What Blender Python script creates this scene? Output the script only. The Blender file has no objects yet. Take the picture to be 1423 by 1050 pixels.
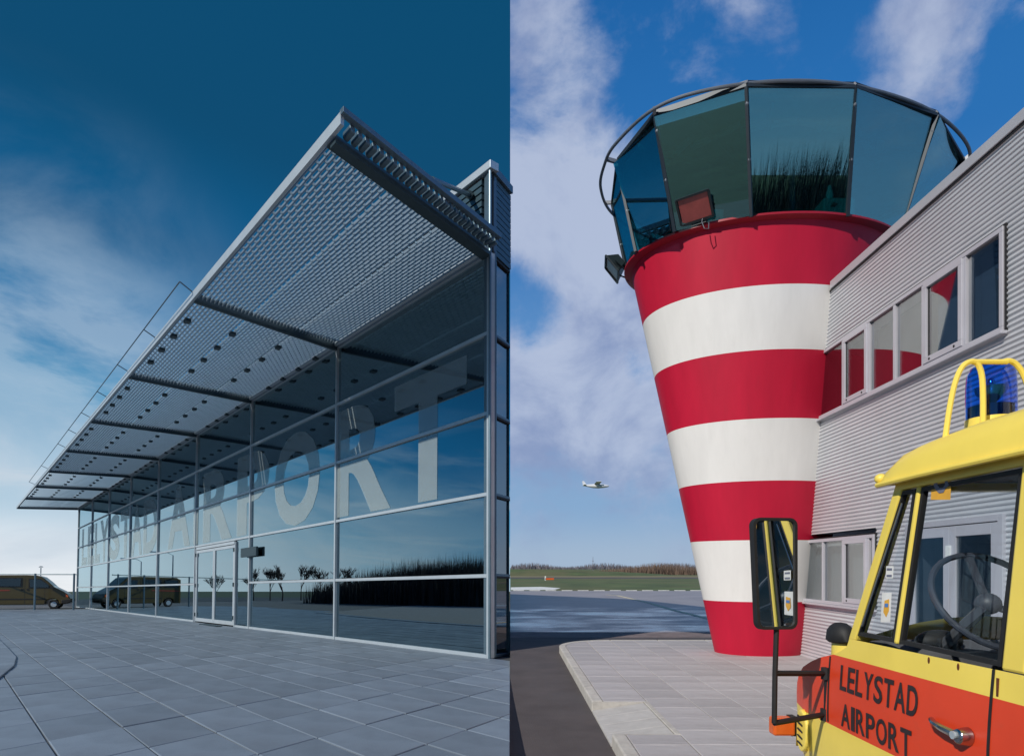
import bpy, bmesh, math, random
from mathutils import Vector, Matrix
R = math.radians
random.seed(7)
sc = bpy.context.scene
col = sc.collection

# ------------------------------------------------------------------ camera
FPX, CX, VH = 900.0, 711.5, 788.0          # focal length in photo pixels, centre column, eye level row
EYE = 1.65
cam = bpy.data.cameras.new('camera'); camo = bpy.data.objects.new('camera', cam); col.objects.link(camo)
cam.sensor_fit = 'HORIZONTAL'; cam.sensor_width = 36.0; cam.lens = 36.0 * FPX / 1423.0
cam.shift_y = (VH - 525.0) / 1423.0
cam.clip_start = 0.05; cam.clip_end = 6000
camo.location = (0, 0, EYE); camo.rotation_euler = (R(90), 0, 0)
sc.camera = camo

# ------------------------------------------------------------------ world
SUN_AZ, SUN_EL = R(45), R(36)              # azimuth from straight behind the camera towards the left
sun_dir = Vector((-math.sin(SUN_AZ) * math.cos(SUN_EL), -math.cos(SUN_AZ) * math.cos(SUN_EL), math.sin(SUN_EL)))
world = bpy.data.worlds.new('World'); sc.world = world; world.use_nodes = True
wn = world.node_tree.nodes; wl = world.node_tree.links; wn.clear()
def N(t, **k):
    n = wn.new(t)
    for a, b in k.items(): setattr(n, a, b)
    return n
def M(op, a, b=None, c=None):
    n = N('ShaderNodeMath', operation=op)
    for i, x in enumerate((a, b, c)):
        if x is None: continue
        if isinstance(x, (int, float)): n.inputs[i].default_value = x
        else: wl.new(x, n.inputs[i])
    return n.outputs[0]
def ramp(fac, stops, interp='EASE'):
    n = N('ShaderNodeValToRGB'); n.color_ramp.interpolation = interp
    e = n.color_ramp.elements
    while len(e) < len(stops): e.new(0.5)
    for el, (p, c) in zip(e, stops):
        el.position = p; el.color = (*c, 1) if len(c) == 3 else c
    wl.new(fac, n.inputs[0]); return n.outputs[0]
def mixc(fac, a, b, mode='MIX'):
    n = N('ShaderNodeMix', data_type='RGBA', blend_type=mode)
    for i, x in ((0, fac), (6, a), (7, b)):
        if isinstance(x, (int, float)): n.inputs[i].default_value = x
        elif isinstance(x, tuple): n.inputs[i].default_value = (*x, 1)
        else: wl.new(x, n.inputs[i])
    return n.outputs[2]
tc = N('ShaderNodeTexCoord'); sep = N('ShaderNodeSeparateXYZ'); wl.new(tc.outputs['Generated'], sep.inputs[0])
X, Y, Z = sep.outputs
sky = N('ShaderNodeTexSky', sky_type='NISHITA'); sky.sun_disc = False
sky.sun_elevation = SUN_EL; sky.sun_rotation = math.atan2(sun_dir.x, sun_dir.y)
def noise(scale, detail=6, rough=.55, vec=None, dist=0.0):
    n = N('ShaderNodeTexNoise'); n.inputs['Scale'].default_value = scale; n.inputs['Detail'].default_value = detail
    n.inputs['Roughness'].default_value = rough; n.inputs['Distortion'].default_value = dist
    wl.new(vec if vec is not None else tc.outputs['Generated'], n.inputs['Vector']); return n.outputs[0]
def mapr(v, a, b, c=0.0, d=1.0):
    n = N('ShaderNodeMapRange', interpolation_type='SMOOTHSTEP')
    wl.new(v, n.inputs[0])
    for i, x in enumerate((a, b, c, d)): n.inputs[i + 1].default_value = x
    return n.outputs[0]
def stretch(sx, sy, sz, loc=(0, 0, 0), rot=(0, 0, 0)):
    n = N('ShaderNodeMapping'); n.inputs['Scale'].default_value = (sx, sy, sz); n.inputs['Location'].default_value = loc
    n.inputs['Rotation'].default_value = rot
    wl.new(tc.outputs['Generated'], n.inputs[0]); return n.outputs[0]
def blob(u, v, r0, r1):                    # a cloud bank round one direction of the sky
    d = Vector(((u - CX) / FPX, 1, (VH - v) / FPX)).normalized()
    n = N('ShaderNodeVectorMath', operation='DISTANCE'); n.inputs[1].default_value = d
    nn = N('ShaderNodeVectorMath', operation='NORMALIZE'); wl.new(tc.outputs['Generated'], nn.inputs[0])
    wl.new(nn.outputs[0], n.inputs[0]); return mapr(n.outputs['Value'], r1, r0)
# western sky: deep clear teal paling towards the horizon, thin high cloud low down
glow = mapr(M('ADD', M('MULTIPLY', X, .62), M('MULTIPLY', Y, -.78)), -1.0, -.72)     # 0 towards the bright north-west, 1 away from it
zl0 = M('ADD', Z, .0367)
zl = M('ADD', zl0, M('MULTIPLY', glow, .15))
west = ramp(zl, [(0, (.92, .94, .96)), (.06, (.76, .83, .90)), (.14, (.36, .57, .73)), (.24, (.06, .30, .53)), (.36, (.001, .17, .40)), (.50, (.0, .10, .25)), (.68, (.0, .068, .165))])
wisp = mapr(noise(2.2, 8, .62, stretch(1.2, 1, 3.2, (3.1, 0, .2), (0, R(25), 0)), .6), .43, .68)
wfade = mapr(zl, .42, .06)
wleft = mapr(X, -.22, -.62)
west = mixc(M('MULTIPLY', M('MULTIPLY', wisp, wfade), M('MULTIPLY', wleft, .75)), west, (.66, .72, .80))
wb = M('MULTIPLY', M('ADD', blob(20, 500, .02, .34), blob(30, 600, .02, .30)), mapr(noise(3.0, 9, .6, stretch(1, 1, 2.2, (1.3, .4, .9), (0, R(35), 0)), .5), .36, .66))
west = mixc(M('MULTIPLY', M('MINIMUM', wb, 1.0), .48), west, (.50, .62, .74))
band = mapr(noise(2.3, 8, .62, stretch(1, 1, 7, (.7, .2, 0)), .5), .50, .70)
west = mixc(M('MULTIPLY', M('MULTIPLY', band, mapr(zl0, .33, .08)), .62), west, (.66, .71, .77))
# eastern sky: clear blue with broken cumulus
east = ramp(M('MAXIMUM', Z, 0.0), [(0, (.36, .48, .64)), (.10, (.23, .39, .62)), (.3, (.11, .28, .58)), (.5, (.02, .16, .46)), (.75, (.008, .11, .36))])
cn = M('ADD', M('MULTIPLY', noise(2.4, 4, .5, stretch(1, 1, 1.2, (4.3, 1.7, .6))), .45), M('MULTIPLY', noise(6.5, 10, .60, stretch(1, 1, 1.3, (2.1, .3, .9)), .25), .55))
cb = M('ADD', cn, M('MULTIPLY', M('ADD', blob(775, 170, .03, .25), M('ADD', blob(850, 330, .02, .19), M('ADD', blob(800, 560, .03, .27), M('ADD', blob(1040, 60, .0, .14), blob(1270, 70, .0, .17))))), .145))
cb = M('SUBTRACT', cb, M('MULTIPLY', M('ADD', blob(930, 80, .03, .17), M('ADD', blob(735, 410, .02, .09), M('ADD', blob(1120, 15, .0, .11), blob(1400, 150, .02, .13)))), .14))
cmask = mapr(cb, .485, .64)
cshade = mapr(M('ADD', M('ADD', M('MULTIPLY', noise(2.4, 4, .5, stretch(1, 1, 1.2, (4.33, 1.7, .54))), .45), M('MULTIPLY', noise(6.5, 10, .60, stretch(1, 1, 1.3, (2.14, .3, .85)), .25), .55)), M('MULTIPLY', blob(800, 230, .02, .26), .09)), .42, .62)
ccol = mixc(cshade, (.25, .32, .53), (.48, .55, .72))
low = mapr(Z, .02, .2)
east = mixc(M('MULTIPLY', cmask, M('ADD', M('MULTIPLY', low, .35), .58)), east, ccol)
az = M('ARCTAN2', M('ADD', X, M('MULTIPLY', Y, .0028)), Y)
front = M('GREATER_THAN', az, 0.0)
back = mapr(M('ABSOLUTE', az), 2.4, 3.14, 0.0, .5)
side = M('ADD', M('MULTIPLY', front, M('SUBTRACT', 1.0, back)), M('MULTIPLY', M('SUBTRACT', 1.0, front), back))
skyc = mixc(side, west, east)
skyc = mixc(1.0, skyc, (10., 10., 10.), 'MULTIPLY')
skyc = mixc(.05, skyc, sky.outputs[0])
bg = N('ShaderNodeBackground'); bg.inputs[1].default_value = .1; wl.new(skyc, bg.inputs[0])
out = N('ShaderNodeOutputWorld'); wl.new(bg.outputs[0], out.inputs[0])

sun = bpy.data.lights.new('sun', 'SUN'); sun.energy = 3.7; sun.angle = R(.53); sun.color = (1.0, .95, .87)
suno = bpy.data.objects.new('sun', sun); col.objects.link(suno)
suno.rotation_euler = sun_dir.to_track_quat('Z', 'Y').to_euler(); suno.location = (-40, -20, 40)
sc.view_settings.view_transform = 'Standard'; sc.view_settings.look = 'None'
sc.view_settings.exposure = 0; sc.view_settings.gamma = 1; sc.view_settings.use_curve_mapping = False
sc.render.engine = 'CYCLES'
sc.cycles.use_denoising = True
sc.cycles.max_bounces = 10; sc.cycles.transparent_max_bounces = 24; sc.cycles.glossy_bounces = 5
sc.cycles.caustics_reflective = False; sc.cycles.caustics_refractive = False
sc.cycles.sample_clamp_indirect = 4

# ------------------------------------------------------------------ materials
MT = {}
def mat(name, c, rough=.6, metal=0.0, var=.15, vscale=6.0, bump=0.0, bscale=80.0, rand=0.0, spec=.5, alpha=1.0, coat=0.0,
        island=0.0, stain=None, stretchv=None):
    m = bpy.data.materials.new(name); m.use_nodes = True
    nt = m.node_tree; b = nt.nodes['Principled BSDF']; L = nt.links
    b.inputs['Roughness'].default_value = rough; b.inputs['Metallic'].default_value = metal
    b.inputs['Specular IOR Level'].default_value = spec; b.inputs['Alpha'].default_value = alpha
    b.inputs['Coat Weight'].default_value = coat; b.inputs['Coat Roughness'].default_value = .06
    tcn = nt.nodes.new('ShaderNodeTexCoord'); vec = tcn.outputs['Object']
    if stretchv:
        mp = nt.nodes.new('ShaderNodeMapping'); mp.inputs['Scale'].default_value = stretchv; L.new(vec, mp.inputs[0]); vec = mp.outputs[0]
    no = nt.nodes.new('ShaderNodeTexNoise'); no.inputs['Scale'].default_value = vscale; no.inputs['Detail'].default_value = 6
    no.inputs['Roughness'].default_value = .6; L.new(vec, no.inputs['Vector'])
    mr = nt.nodes.new('ShaderNodeMapRange'); L.new(no.outputs[0], mr.inputs[0])
    mr.inputs[1].default_value = .3; mr.inputs[2].default_value = .7; mr.inputs[3].default_value = 1 - var; mr.inputs[4].default_value = 1 + var
    val = mr.outputs[0]
    def mul(a, k, src):
        r2 = nt.nodes.new('ShaderNodeMapRange'); L.new(src, r2.inputs[0]); r2.inputs[3].default_value = 1 - k; r2.inputs[4].default_value = 1 + k
        q = nt.nodes.new('ShaderNodeMath'); q.operation = 'MULTIPLY'; L.new(a, q.inputs[0]); L.new(r2.outputs[0], q.inputs[1]); return q.outputs[0]
    if rand:
        oi = nt.nodes.new('ShaderNodeObjectInfo'); val = mul(val, rand, oi.outputs['Random'])
    if island:
        g = nt.nodes.new('ShaderNodeNewGeometry'); val = mul(val, island, g.outputs['Random Per Island'])
    mx = nt.nodes.new('ShaderNodeMix'); mx.data_type = 'RGBA'; mx.blend_type = 'MULTIPLY'; mx.inputs[0].default_value = 1
    mx.inputs[6].default_value = (*c, 1); L.new(val, mx.inputs[7])
    colr = mx.outputs[2]
    if stain:
        sc_, lo, hi, colour, amt = stain
        n2 = nt.nodes.new('ShaderNodeTexNoise'); n2.inputs['Scale'].default_value = sc_; n2.inputs['Detail'].default_value = 7; n2.inputs['Roughness'].default_value = .65
        L.new(vec, n2.inputs['Vector'])
        r3 = nt.nodes.new('ShaderNodeMapRange'); L.new(n2.outputs[0], r3.inputs[0]); r3.inputs[1].default_value = lo; r3.inputs[2].default_value = hi; r3.inputs[4].default_value = amt
        m2 = nt.nodes.new('ShaderNodeMix'); m2.data_type = 'RGBA'; L.new(r3.outputs[0], m2.inputs[0]); L.new(colr, m2.inputs[6]); m2.inputs[7].default_value = (*colour, 1)
        colr = m2.outputs[2]
    L.new(colr, b.inputs['Base Color'])
    if bump:
        nb = nt.nodes.new('ShaderNodeTexNoise'); nb.inputs['Scale'].default_value = bscale; nb.inputs['Detail'].default_value = 5
        L.new(vec, nb.inputs['Vector'])
        bp = nt.nodes.new('ShaderNodeBump'); bp.inputs['Strength'].default_value = bump; bp.inputs['Distance'].default_value = .02
        L.new(nb.outputs[0], bp.inputs['Height']); L.new(bp.outputs[0], b.inputs['Normal'])
    MT[name] = m; return m
def glass(name, tint, ior=1.5, gain=1.0, base=0.0, rough=0.0, gcol=(1, 1, 1)):
    m = bpy.data.materials.new(name); m.use_nodes = True; nt = m.node_tree; nt.nodes.clear(); L = nt.links
    tr = nt.nodes.new('ShaderNodeBsdfTransparent'); tr.inputs[0].default_value = (*tint, 1)
    gl = nt.nodes.new('ShaderNodeBsdfGlossy'); gl.inputs['Roughness'].default_value = rough; gl.inputs[0].default_value = (*gcol, 1)
    lw = nt.nodes.new('ShaderNodeLayerWeight'); lw.inputs[0].default_value = .5     # Schlick: the same from both faces of the pane
    fr = nt.nodes.new('ShaderNodeMath'); fr.operation = 'POWER'; L.new(lw.outputs['Facing'], fr.inputs[0]); fr.inputs[1].default_value = 4.0
    ma = nt.nodes.new('ShaderNodeMath'); ma.operation = 'MULTIPLY_ADD'; ma.use_clamp = True
    L.new(fr.outputs[0], ma.inputs[0]); f0 = ((ior - 1) / (ior + 1)) ** 2 + base; ma.inputs[1].default_value = (1 - f0) * gain; ma.inputs[2].default_value = f0
    mx = nt.nodes.new('ShaderNodeMixShader'); L.new(ma.outputs[0], mx.inputs[0]); L.new(tr.outputs[0], mx.inputs[1]); L.new(gl.outputs[0], mx.inputs[2])
    o = nt.nodes.new('ShaderNodeOutputMaterial'); L.new(mx.outputs[0], o.inputs[0]); MT[name] = m; return m
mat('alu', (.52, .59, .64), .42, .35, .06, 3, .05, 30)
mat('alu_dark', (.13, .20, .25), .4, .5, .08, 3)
mat('louvre', (.36, .45, .52), .38, .6, .08, 4)
mat('steel_dark', (.045, .075, .09), .45, .4, .1, 3)
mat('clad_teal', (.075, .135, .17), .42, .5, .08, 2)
mat('film', (.50, .60, .62), .7, 0, .04, 3, alpha=.24)
mat('interior', (.035, .045, .05), .9, 0, .1, 1)
mat('interior_light', (.22, .30, .30), .8, 0, .1, 1)
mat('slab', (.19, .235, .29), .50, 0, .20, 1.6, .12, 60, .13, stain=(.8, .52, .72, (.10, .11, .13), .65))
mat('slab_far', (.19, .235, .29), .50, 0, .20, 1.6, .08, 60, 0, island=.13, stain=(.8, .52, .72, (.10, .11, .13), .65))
mat('joint', (.11, .115, .12), .95, 0, .3, 8)
mat('joint_right', (.15, .14, .13), .95, 0, .3, 20)
mat('asphalt', (.086, .071, .070), .85, 0, .22, 1.6, .35, 120, stain=(.35, .5, .68, (.09, .082, .088), .6))
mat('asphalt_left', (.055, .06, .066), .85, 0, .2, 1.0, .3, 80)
mat('strip_brown', (.20, .155, .15), .9, 0, .25, 3, .3, 90)
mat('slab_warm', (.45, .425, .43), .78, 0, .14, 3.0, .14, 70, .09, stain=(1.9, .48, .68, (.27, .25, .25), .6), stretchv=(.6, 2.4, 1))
mat('kerb', (.50, .47, .43), .85, 0, .14, 9, .15, 90, .05)
mat('ramp', (.47, .45, .43), .8, 0, .1, 7, .12, 80, .04)
mat('grass', (.085, .115, .035), .95, 0, .35, .25, .6, 3.0, stain=(.06, .45, .62, (.15, .13, .055), .7))
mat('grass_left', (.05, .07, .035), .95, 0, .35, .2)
mat('dry_grass', (.20, .17, .08), .95, 0, .3, .1)
mat('twig', (.17, .115, .085), .95, 0, .25, .2, rand=.1, island=.45)
mat('twig_far', (.16, .15, .17), .95, 0, .25, .2, island=.3)
mat('bark', (.035, .032, .03), .95, 0, .2, 2)
mat('white_line', (.75, .74, .70), .8, 0, .2, 4)
mat('yellow_line', (.62, .54, .36), .8, 0, .3, 3)
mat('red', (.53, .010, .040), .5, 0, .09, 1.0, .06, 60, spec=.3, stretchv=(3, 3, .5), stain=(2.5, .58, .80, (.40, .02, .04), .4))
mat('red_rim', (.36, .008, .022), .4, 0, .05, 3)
mat('white', (.82, .80, .77), .55, 0, .05, 1.0, .06, 60, spec=.3, stretchv=(3, 3, .5), stain=(2.5, .55, .80, (.62, .60, .56), .22))
mat('clad_grey', (.60, .61, .64), .42, .25, .05, 1.5)
mat('clad_cap', (.52, .52, .56), .45, .25, .05, 2)
mat('frame_grey', (.56, .55, .60), .42, .2, .04, 4)
mat('gasket', (.015, .015, .017), .6)
mat('ring', (.20, .215, .24), .42, .55, .12, 5)
mat('tower_frame', (.03, .04, .05), .45, .3, .1, 4)
mat('ceiling', (.50, .60, .58), .8)
mat('desk', (.34, .52, .48), .6)
mat('fixture', (.85, .88, .86), .5, 0, .03)
mat('lamp_black', (.02, .026, .03), .45, .3, .1, 5)
mat('lamp_lens_reflection', (.30, .06, .05), .25, .1, .2, 6, spec=.7)  # reflected red is painted into this lens colour
mat('lamp_lens_grey', (.16, .15, .15), .3, .1, .2, 6)
mat('blind_blue', (.20, .27, .37), .9, 0, .12, 2, stretchv=(1, 1, 14))
mat('blind', (.45, .45, .44), .9, 0, .08, 3, stretchv=(1, 1, 20))
mat('truck_yellow', (.95, .73, .125), .40, 0, .07, 1.8, .03, 14, coat=.15, stain=(6, .66, .80, (.70, .47, .07), .22))
mat('truck_red', (.77, .062, .018), .40, 0, .08, 2, .03, 14, coat=.15, stain=(5, .60, .82, (.55, .10, .05), .4))
mat('truck_text', (.028, .018, .02), .45)
mat('rubber', (.014, .014, .015), .65, 0, .2, 20)
mat('cab_inside', (.10, .10, .11), .8, 0, .15, 4)
mat('wheel_grey', (.05, .056, .075), .5)
mat('seat_dark', (.035, .03, .028), .8, 0, .2, 8)
mat('chrome', (.5, .5, .5), .18, 1.0, .1, 8)
mat('rust', (.12, .035, .01), .9, 0, .4, 40)
mat('orange', (.75, .13, .02), .25, 0, .1, 6, spec=.7)
mat('sticker_white', (.78, .78, .76), .6)
mat('sticker_orange', (.80, .42, .05), .6)
mat('sticker_grey', (.16, .17, .24), .6)
mat('sticker_blue', (.08, .22, .55), .6)
mat('van', (.075, .055, .012), .35, 0, .06, 2, coat=.3)
mat('van_stripe', (.30, .05, .03), .4)
mat('gravel', (.20, .21, .22), .95, 0, .5, 30, .6, 60)
mat('rail', (.16, .2, .23), .4, .6)
mat('plane_white', (.75, .76, .78), .4)
mat('car_dark', (.02, .022, .026), .2, .3, coat=.5)
glass('facade_glass', (.14, .30, .34), 1.75, 1.0, .34, gcol=(.70, .90, .97))
glass('side_glass', (.08, .26, .32), 1.7, .9, .2)
glass('cabin_glass', (.24, .62, .66), 1.55, .7, .24, gcol=(.50, .85, .90))
glass('office_glass', (.66, .72, .76), 1.6, .9, .16)
glass('car_glass', (.94, .965, .98), 1.5, .35, -.02)
glass('van_glass', (.30, .42, .46), 1.5, .8, .03)
glass('beacon_blue', (.10, .36, .95), 1.5, .9, .04)
m = bpy.data.materials.new('mirror'); m.use_nodes = True; b = m.node_tree.nodes['Principled BSDF']
b.inputs['Metallic'].default_value = 1; b.inputs['Roughness'].default_value = .015; b.inputs['Base Color'].default_value = (.86, .88, .88, 1); MT['mirror'] = m
# wet apron: standing water lies in shallow pools on the asphalt
m = mat('apron', (.27, .24, .235), .45, 0, .2, .5, .2, 40)
nt = m.node_tree; bb = nt.nodes['Principled BSDF']; tcn = nt.nodes['Texture Coordinate']
mp = nt.nodes.new('ShaderNodeMapping'); mp.inputs['Scale'].default_value = (.30, .50, 1); nt.links.new(tcn.outputs['Object'], mp.inputs[0])
nz = nt.nodes.new('ShaderNodeTexNoise'); nz.inputs['Scale'].default_value = 1; nz.inputs['Detail'].default_value = 8; nz.inputs['Roughness'].default_value = .62; nt.links.new(mp.outputs[0], nz.inputs['Vector'])
spx = nt.nodes.new('ShaderNodeSeparateXYZ'); nt.links.new(tcn.outputs['Object'], spx.inputs[0])
mr1 = nt.nodes.new('ShaderNodeMapRange'); mr1.inputs[1].default_value = 25; mr1.inputs[2].default_value = 31; mr1.inputs[3].default_value = .085; mr1.inputs[4].default_value = -.3
nt.links.new(spx.outputs[1], mr1.inputs[0])
ad = nt.nodes.new('ShaderNodeMath'); nt.links.new(nz.outputs[0], ad.inputs[0]); nt.links.new(mr1.outputs[0], ad.inputs[1])
wet = nt.nodes.new('ShaderNodeMapRange'); wet.inputs[1].default_value = .50; wet.inputs[2].default_value = .68; wet.inputs[3].default_value = .45; wet.inputs[4].default_value = .14
nt.links.new(ad.outputs[0], wet.inputs[0]); nt.links.new(wet.outputs[0], bb.inputs['Roughness'])
bpn = [n for n in nt.nodes if n.type == 'BUMP'][0]
bs = nt.nodes.new('ShaderNodeMapRange'); bs.inputs[1].default_value = .50; bs.inputs[2].default_value = .66; bs.inputs[3].default_value = .2; bs.inputs[4].default_value = .004
nt.links.new(ad.outputs[0], bs.inputs[0]); nt.links.new(bs.outputs[0], bpn.inputs['Strength'])

# ------------------------------------------------------------------ mesh helpers
class MB:
    def __init__(s): s.v = []; s.f = []
    def add(s, vs, fs):
        k = len(s.v); s.v += [Vector(p) for p in vs]; s.f += [tuple(i + k for i in q) for q in fs]; return s
    def hexa(s, p):                         # 8 corners: bottom ring then top ring
        return s.add(p, [(3, 2, 1, 0), (4, 5, 6, 7), (0, 1, 5, 4), (1, 2, 6, 5), (2, 3, 7, 6), (3, 0, 4, 7)])
    def box(s, x0, x1, y0, y1, z0, z1):
        return s.hexa([(x0, y0, z0), (x1, y0, z0), (x1, y1, z0), (x0, y1, z0), (x0, y0, z1), (x1, y0, z1), (x1, y1, z1), (x0, y1, z1)])
    def obox(s, c, ax, ay, az):             # centre and three half-axes
        c, ax, ay, az = map(Vector, (c, ax, ay, az))
        return s.hexa([c - ax - ay - az, c + ax - ay - az, c + ax + ay - az, c - ax + ay - az, c - ax - ay + az, c + ax - ay + az, c + ax + ay + az, c - ax + ay + az])
    def prism(s, poly, vec):
        n = len(poly); vec = Vector(vec); p = [Vector(q) for q in poly]
        return s.add(p + [q + vec for q in p], [tuple(range(n - 1, -1, -1)), tuple(range(n, 2 * n))] + [(i, (i + 1) % n, n + (i + 1) % n, n + i) for i in range(n)])
    def bar(s, a, b, w, h, up=(0, 0, 1)):
        a, b = Vector(a), Vector(b); d = (b - a).normalized(); u = Vector(up); sd = d.cross(u).normalized(); u2 = sd.cross(d).normalized()
        return s.obox((a + b) / 2, (b - a) / 2, sd * w / 2, u2 * h / 2)
    def tube(s, path, r, n=8, closed=False, cap=True):
        P = [Vector(p) for p in path]; m_ = len(P); rings = []
        rr = r if isinstance(r, (list, tuple)) else [r] * m_
        prev = None
        for i, p in enumerate(P):
            if closed: d = P[(i + 1) % m_] - P[i - 1]
            else: d = P[min(i + 1, m_ - 1)] - P[max(i - 1, 0)]
            d.normalize()
            if prev is None:
                a = Vector((0, 0, 1)) if abs(d.z) < .9 else Vector((1, 0, 0)); prev = d.cross(a).normalized()
            else: prev = (prev - d * prev.dot(d)).normalized()
            q = d.cross(prev)
            rings.append([p + (prev * math.cos(2 * math.pi * k / n) + q * math.sin(2 * math.pi * k / n)) * rr[i] for k in range(n)])
        vs = [v for r_ in rings for v in r_]; fs = []
        for i in range(m_ if closed else m_ - 1):
            j = (i + 1) % m_
            for k in range(n): fs.append((i * n + k, i * n + (k + 1) % n, j * n + (k + 1) % n, j * n + k))
        if cap and not closed: fs += [tuple(range(n - 1, -1, -1)), tuple((m_ - 1) * n + k for k in range(n))]
        return s.add(vs, fs)
    def lathe(s, prof, c=(0, 0), n=48, sx=1, sy=1, axis='z', closed=False):   # prof: (r, z)
        vs = []; fs = []; m_ = len(prof)
        for r, z in prof:
            for k in range(n):
                a = 2 * math.pi * k / n; vs.append((c[0] + r * sx * math.cos(a), c[1] + r * sy * math.sin(a), z))
        for i in range(m_ if closed else m_ - 1):
            j = (i + 1) % m_
            for k in range(n): fs.append((i * n + k, i * n + (k + 1) % n, j * n + (k + 1) % n, j * n + k))
        return s.add(vs, fs)
    def ellipsoid(s, c, rx, ry, rz, n=16, m_=10):
        vs = []; fs = []
        for i in range(m_ + 1):
            t = math.pi * i / m_
            for k in range(n):
                a = 2 * math.pi * k / n; vs.append((c[0] + rx * math.sin(t) * math.cos(a), c[1] + ry * math.sin(t) * math.sin(a), c[2] + rz * math.cos(t)))
        for i in range(m_):
            for k in range(n): fs.append((i * n + k, (i + 1) * n + k, (i + 1) * n + (k + 1) % n, i * n + (k + 1) % n))
        return s.add(vs, fs)
def cyl_x(mb, x0, x1, y, z, r, n=24, r2=None):
    vs = []
    for x, rr in ((x0, r), (x1, r2 or r)):
        vs += [(x, y + rr * math.cos(2 * math.pi * k / n), z + rr * math.sin(2 * math.pi * k / n)) for k in range(n)]
    return mb.add(vs, [tuple(range(n)), tuple(range(2 * n - 1, n - 1, -1))] + [(k, n + k, n + (k + 1) % n, (k + 1) % n) for k in range(n)])

TILT = math.atan(33.0 / FPX)
LM = Matrix.Translation((0, 0, EYE)) @ Matrix.Rotation(-TILT, 4, 'X')      # the forecourt falls away gently from the camera
ID = Matrix.Identity(4)
def link_mesh(name, me):
    o = bpy.data.objects.new(name, me); col.objects.link(o); return o
def finish(me, smooth):
    bm = bmesh.new(); bm.from_mesh(me); bmesh.ops.recalc_face_normals(bm, faces=bm.faces); bm.to_mesh(me); bm.free()
    if smooth:
        me.shade_smooth(); me.set_sharp_from_angle(angle=R(smooth if smooth is not True else 35))
def tag(o, label=None, cat=None, group=None, kind=None):
    if label: o['label'] = label
    if cat: o['category'] = cat
    if group: o['group'] = group
    if kind: o['kind'] = kind
    return o
def thing(name, base, label, cat, group=None, frame=None):
    o = bpy.data.objects.new(name, None); col.objects.link(o); o.empty_display_size = .3
    base = Vector(base); o.matrix_world = (frame or ID) @ Matrix.Translation(base)
    BASE[o] = base; return tag(o, label, cat, group)
BASE = {}
def part(name, mb, m, parent, smooth=False, bevel=0.0, kind=None, label=None):
    base = BASE[parent]
    me = bpy.data.meshes.new(name); me.from_pydata([v - base for v in mb.v], [], mb.f); me.materials.append(MT[m]); finish(me, smooth)
    o = link_mesh(name, me); o.parent = parent; BASE[o] = base
    if bevel:
        bv = o.modifiers.new('bevel', 'BEVEL'); bv.width = bevel; bv.segments = 2; bv.limit_method = 'ANGLE'; bv.angle_limit = R(40)
    if kind: o['kind'] = kind
    if label: o['label'] = label
    return o
def single(name, mb, m, frame=None, smooth=False, bevel=0.0, base=(0, 0, 0)):
    base = Vector(base)
    me = bpy.data.meshes.new(name); me.from_pydata([v - base for v in mb.v], [], mb.f); me.materials.append(MT[m]); finish(me, smooth)
    o = link_mesh(name, me); o.matrix_world = (frame or ID) @ Matrix.Translation(base); BASE[o] = base
    if bevel:
        bv = o.modifiers.new('bevel', 'BEVEL'); bv.width = bevel; bv.segments = 2; bv.limit_method = 'ANGLE'
    return o
def sheet(pts, z): return MB().add([(p[0], p[1], z) for p in pts], [tuple(range(len(pts)))])
def copy_tree(o, parent=None):
    c = o.copy(); col.objects.link(c); BASE[c] = BASE[o]
    if parent is not None: c.parent = parent
    for ch in list(o.children): copy_tree(ch, c)
    return c
def clip(poly, a, b, c):                    # keep a*x + b*y <= c
    outp = []
    for i in range(len(poly)):
        p, q = poly[i], poly[(i + 1) % len(poly)]; dp = a * p[0] + b * p[1] - c; dq = a * q[0] + b * q[1] - c
        if dp <= 0: outp.append(p)
        if dp * dq < 0:
            t = dp / (dp - dq); outp.append((p[0] + (q[0] - p[0]) * t, p[1] + (q[1] - p[1]) * t))
    return outp
def glyph(ch, bold=.02):
    cu = bpy.data.curves.new('letter', 'FONT'); cu.body = ch; cu.size = 1; cu.offset = bold; cu.extrude = .5; cu.resolution_u = 4
    o = bpy.data.objects.new('letter', cu); col.objects.link(o)
    dg = bpy.context.evaluated_depsgraph_get(); me = bpy.data.meshes.new_from_object(o.evaluated_get(dg))
    vs = [v.co.copy() for v in me.vertices]; fs = [tuple(p.vertices) for p in me.polygons]
    bpy.data.objects.remove(o); bpy.data.curves.remove(cu); bpy.data.meshes.remove(me)
    x0 = min(v.x for v in vs); x1 = max(v.x for v in vs); y0 = min(v.y for v in vs); y1 = max(v.y for v in vs)
    return [Vector(((v.x - x0) / (x1 - x0), (v.y - y0) / (y1 - y0), v.z)) for v in vs], fs, (x1 - x0) / (y1 - y0)

# ------------------------------------------------------------------ pixel helpers (measurements off the photograph)
def RP(u, v, x=None, y=None, z=None):       # point of the tower side on a plane x=, y= or z=
    d = Vector(((u - CX) / FPX, 1, (VH - v) / FPX))
    k = x / d.x if x is not None else (y if y is not None else (z - EYE) / d.z)
    return Vector((0, 0, EYE)) + d * k
LI = LM.inverted()
def ray(u, v): return LI.to_3x3() @ Vector(((u - CX) / FPX, 1, (VH - v) / FPX))
HL = 1.30
def GL(u, v, z=-HL):
    d = ray(u, v); return d * (z / d.z)
EDGE = -.0028                               # the forecourt ends along x = EDGE*y

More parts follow.
